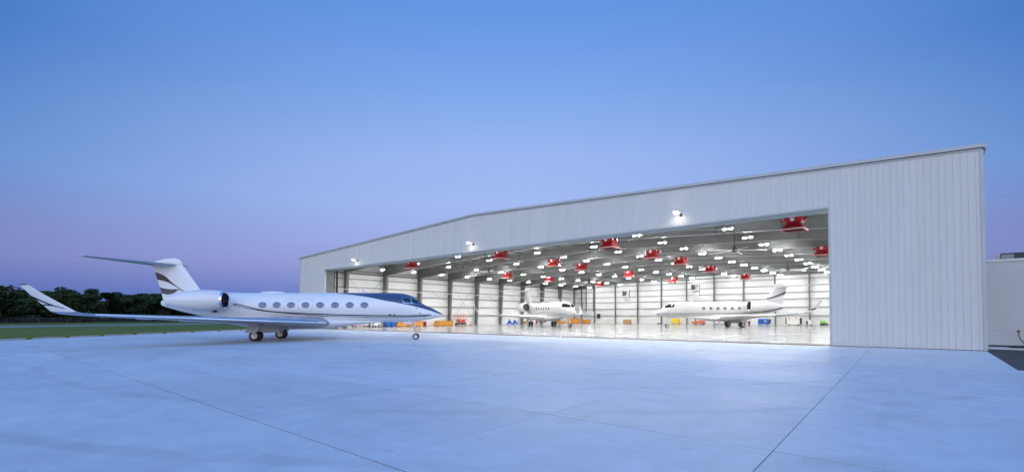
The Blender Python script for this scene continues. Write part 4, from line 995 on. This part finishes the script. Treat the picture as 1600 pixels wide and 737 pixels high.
q = MB(); q.path([(.2,-.2,.2),(.42,-.2,1.1),(.42,.2,1.1),(.2,.2,.2)], .025, 6); q.build('handle', M['dark'], t)
# orange goods in the left back corner
crate('low orange crate at the left wall behind the nose of the middle jet', -85.3, 121.5, 4.0, 1.4, .75, R(90), .4)
crate('taller orange crate standing near the back left corner', -84.2, 126.6, 2.6, 2.0, 1.6, R(20), .1, 'orange', 5)
crate('orange crate at the back wall, right of the taller corner crate', -80.9, 129.4, 2.2, 1.6, 1.15, 0, .3)
t = thing('cable_drum', 'round orange cable drum leaning by the corner crates', 'cable drum', (-82.6, 127.3, FZ), R(15))
for s_ in (-.4, .4): q = MB(); q.lathe([(s_-.04,.72),(s_+.04,.72)], (0,0,.72), 'y', 22, True, True); q.build('flange', M['orange'], t)
q = MB(); q.lathe([(-.36,.36),(.36,.36)], (0,0,.72), 'y', 18, True, True); q.build('core', M['yellow'], t)
BY = 129.2
t = thing('cardboard_box', 'large brown carton alone on the floor at the back wall', 'carton', (-66.9, BY, FZ), R(4))
q = MB(); q.box(-1.0,1.0,-.7,.7,.12,1.2); q.build('carton', M['card'], t); q = MB(); q.box(-1.05,1.05,-.75,.75,0,.118); q.build('pallet', M['bark'], t)
q = MB(); q.hexa([(-1.0,-.7,1.202),(1.0,-.7,1.202),(1.0,-.02,1.202),(-1.0,-.02,1.202)], [(-.95,-.66,1.23),(1.0,-.66,1.36),(1.0,-.02,1.30),(-.95,-.02,1.23)]); q.build('flap', M['card'], t)
t = thing('wheel_chocks', 'small dark pair of wheel chocks at the back wall', 'chocks', (-57.2, BY, FZ))
for x_ in (-.3, .3): q = MB(); q.hexa([(x_-.22,-.3,0),(x_+.22,-.3,0),(x_+.22,.3,0),(x_-.22,.3,0)], [(x_-.05,-.3,.38),(x_+.05,-.3,.38),(x_+.05,.3,.38),(x_-.05,.3,.38)]); q.build('chock', M['dark'], t)
q = MB(); q.path([(-.3,-.32,.2),(0,-.4,.05),(.3,-.32,.2)], .02, 5); q.build('rope', M['dark'], t)
def cart(name, label, cat, x, body, wd, ht, dp=1.2, wheels=.18, extra=None, y=BY):
    t = thing(name, label, cat, (x, y, FZ))
    q = MB(); q.cbox(-wd/2, wd/2, -dp/2, dp/2, wheels*1.3, ht, .06); q.build('body', M[body], t)
    for sx in (-wd*.34, wd*.34):
        for sy in (-dp/2, dp/2): wheel(t, sx, sy, wheels, .12)
    if extra: extra(t, wd, ht, dp)
    return t
def ex_yellow(t, w_, h, d):
    q = MB(); q.box(-w_/2+.1, w_/2-.1, -d/2-.02, -d/2-.003, .4, h-.2); q.build('door', M['yellow'], t)
    q = MB(); q.box(-.02,.02,-d/2-.05,-d/2-.021,.7,1.0); q.build('handle', M['dark'], t)
    q = MB(); q.path([(-w_/2,-.3,.5),(-w_/2-.6,-.3,.35),(-w_/2-.9,-.3,.7)], .04, 6); q.build('tow_bar', M['dark'], t)
cart('ground_power_cart', 'bright yellow equipment cart behind the nose wheel of the right jet', 'cart', -52.5, 'yellow', 2.0, 1.65, extra=ex_yellow)
cone('small orange traffic cone right of the yellow cart', -50.9, BY, .95)
tug('orange tow tractor with black seat and big tyres at the back wall', -46.3, BY, 0, 'orangered', 3.0, 1.5)
def ex_print(t, w_, h, d):
    q = MB(); q.hexa([(-.3,-d/2-.012,.45),(.1,-d/2-.012,.45),(.1,-d/2-.003,.45),(-.3,-d/2-.003,.45)], [(.3,-d/2-.012,h-.15),(.75,-d/2-.012,h-.15),(.75,-d/2-.003,h-.15),(.3,-d/2-.003,h-.15)]); q.build('orange_stripe', M['orange'], t)
    q = MB(); q.box(-w_/2+.07, w_/2-.07, -d/2-.012, -d/2-.003, .26, .40); q.build('blue_stripe', M['blue'], t)
    q = MB(); q.path([(w_/2,-.3,.5),(w_/2+.5,-.3,.9)], .03, 6); q.build('handle', M['dark'], t)
cart('service_cart', 'white service cart with slanting orange stripe and blue base line', 'cart', -41.0, 'white', 2.0, 1.15, extra=ex_print)
def ex_two(t, w_, h, d):
    for x_ in (-.3, .25): q = MB(); q.box(x_-.1, x_+.1, -d/2-.012, -d/2-.003, .4, h-.15); q.build('vent', M['navy'], t)
    q = MB(); q.path([(-w_/2,-.3,h-.1),(-w_/2-.25,-.3,h+.1),(-w_/2-.25,.3,h+.1),(-w_/2,.3,h-.1)], .025, 6); q.build('handle', M['dark'], t)
cart('service_cart', 'small white cart with two dark upright vents beside the right jet wheel', 'cart', -35.9, 'white', 1.3, 1.15, extra=ex_two)
t = thing('extinguisher_trolley', 'red wheeled fire extinguisher just right of the jet gear door', 'fire extinguisher', (-34.0, BY, FZ))
q = MB(); q.lathe([(.15,.2),(.22,.27),(.85,.27),(1.0,.14),(1.05,.06),(1.1,.06)], (0,0,0), 'z', 16, True, True); q.build('tank', M['red'], t, True); wheel(t,.0,-.34,.2,.07); wheel(t,.0,.34,.2,.07)
q = MB(); q.path([(.2,-.2,.2),(.42,-.2,1.1),(.42,.2,1.1),(.2,.2,.2)], .025, 6); q.build('handle', M['dark'], t)
def ex_gpu(t, w_, h, d):
    q = MB(); q.cbox(w_/2+.003, w_/2+.35, -d/2+.05, d/2-.05, .4, h-.12, .04); q.build('radiator', M['dark'], t)
    for k in range(4): q = MB(); q.box(-w_/2+.25+k*.28, -w_/2+.42+k*.28, -d/2-.014, -d/2-.003, h*.45, h*.8); q.build('louvre', M['navy'], t)
    q = MB(); q.box(.3,.7,-d/2-.014,-d/2-.003,h*.55,h*.72); q.build('label_plate', M['white'], t)
cart('ground_power_unit', 'bright blue ground power unit with dark end grille at the back wall', 'power unit', -30.7, 'blue', 2.3, 1.6, extra=ex_gpu)
def ex_wgpu(t, w_, h, d):
    for sg in (-1, 1):
        q = MB(); q.cbox(*( (w_/2+.003, w_/2+.32) if sg > 0 else (-w_/2-.25, -w_/2-.003) ), -d/2+.05, d/2-.05, .35, h-.2, .04); q.build('end_grille', M['dark'], t)
    q = MB(); q.box(-.95,-.6,-d/2-.014,-d/2-.003,h-.4,h-.2); q.build('red_badge', M['red'], t)
    q = MB(); q.box(.55,.9,-d/2-.014,-d/2-.003,h-.4,h-.2); q.build('blue_badge', M['blue'], t)
    q = MB(); q.box(-1.1,1.1,-d/2-.02,-d/2-.003,.5,h*.55); q.build('door', M['white'], t)
    q = MB(); q.box(-w_/2,w_/2,-d/2+.1,d/2-.1,.16,.225); q.build('chassis', M['dark'], t)
cart('ground_power_unit', 'large cream white power unit with red and blue badges at the back wall', 'power unit', -24.3, 'cream', 2.7, 2.0, extra=ex_wgpu)
def ex_plat(t, w_, h, d):
    q = MB(); q.box(w_/2+.003, w_/2+.9, -d/2, d/2, .22, .30); q.build('platform', M['lampbody'], t)
    q = MB(); q.box(-w_/2+.08, -w_/2+.45, -d/2-.014, -d/2-.003, .35, h-.12); q.build('control_panel', M['dark'], t)
    q = MB(); q.path([(-w_/2-.02,-.4,.3),(-w_/2-.25,-.4,.3),(-w_/2-.25,-.4,h)], .03, 6); q.build('handle', M['dark'], t)
cart('service_cart', 'small white cart with a dark panel and flat platform near the right winglet', 'cart', -21.2, 'white', 1.1, 1.3, extra=ex_plat)
t = thing('floor_sweeper', 'lime green topped floor sweeper by the right door jamb', 'sweeper', (-18.2, BY, FZ))
q = MB(); q.cbox(-.8,.75,-.5,.5,.15,.62,.06); q.build('body', M['dark'], t)
q = MB(); q.loft([[(-.82,-.48,.622),(.5,-.48,.622),(.5,.48,.622),(-.82,.48,.622)], [(-.75,-.42,1.22),(.1,-.42,1.12),(.1,.42,1.12),(-.75,.42,1.22)]], True, True); q.build('hood', M['green'], t)
for sx in (-.5, .5):
    for sy in (-.5, .5): wheel(t, sx, sy, .16, .1)
q = MB(); q.path([(-.7,-.3,1.1),(-1.0,-.3,1.3),(-1.0,.3,1.3),(-.7,.3,1.1)], .025, 6); q.build('handle', M['dark'], t)
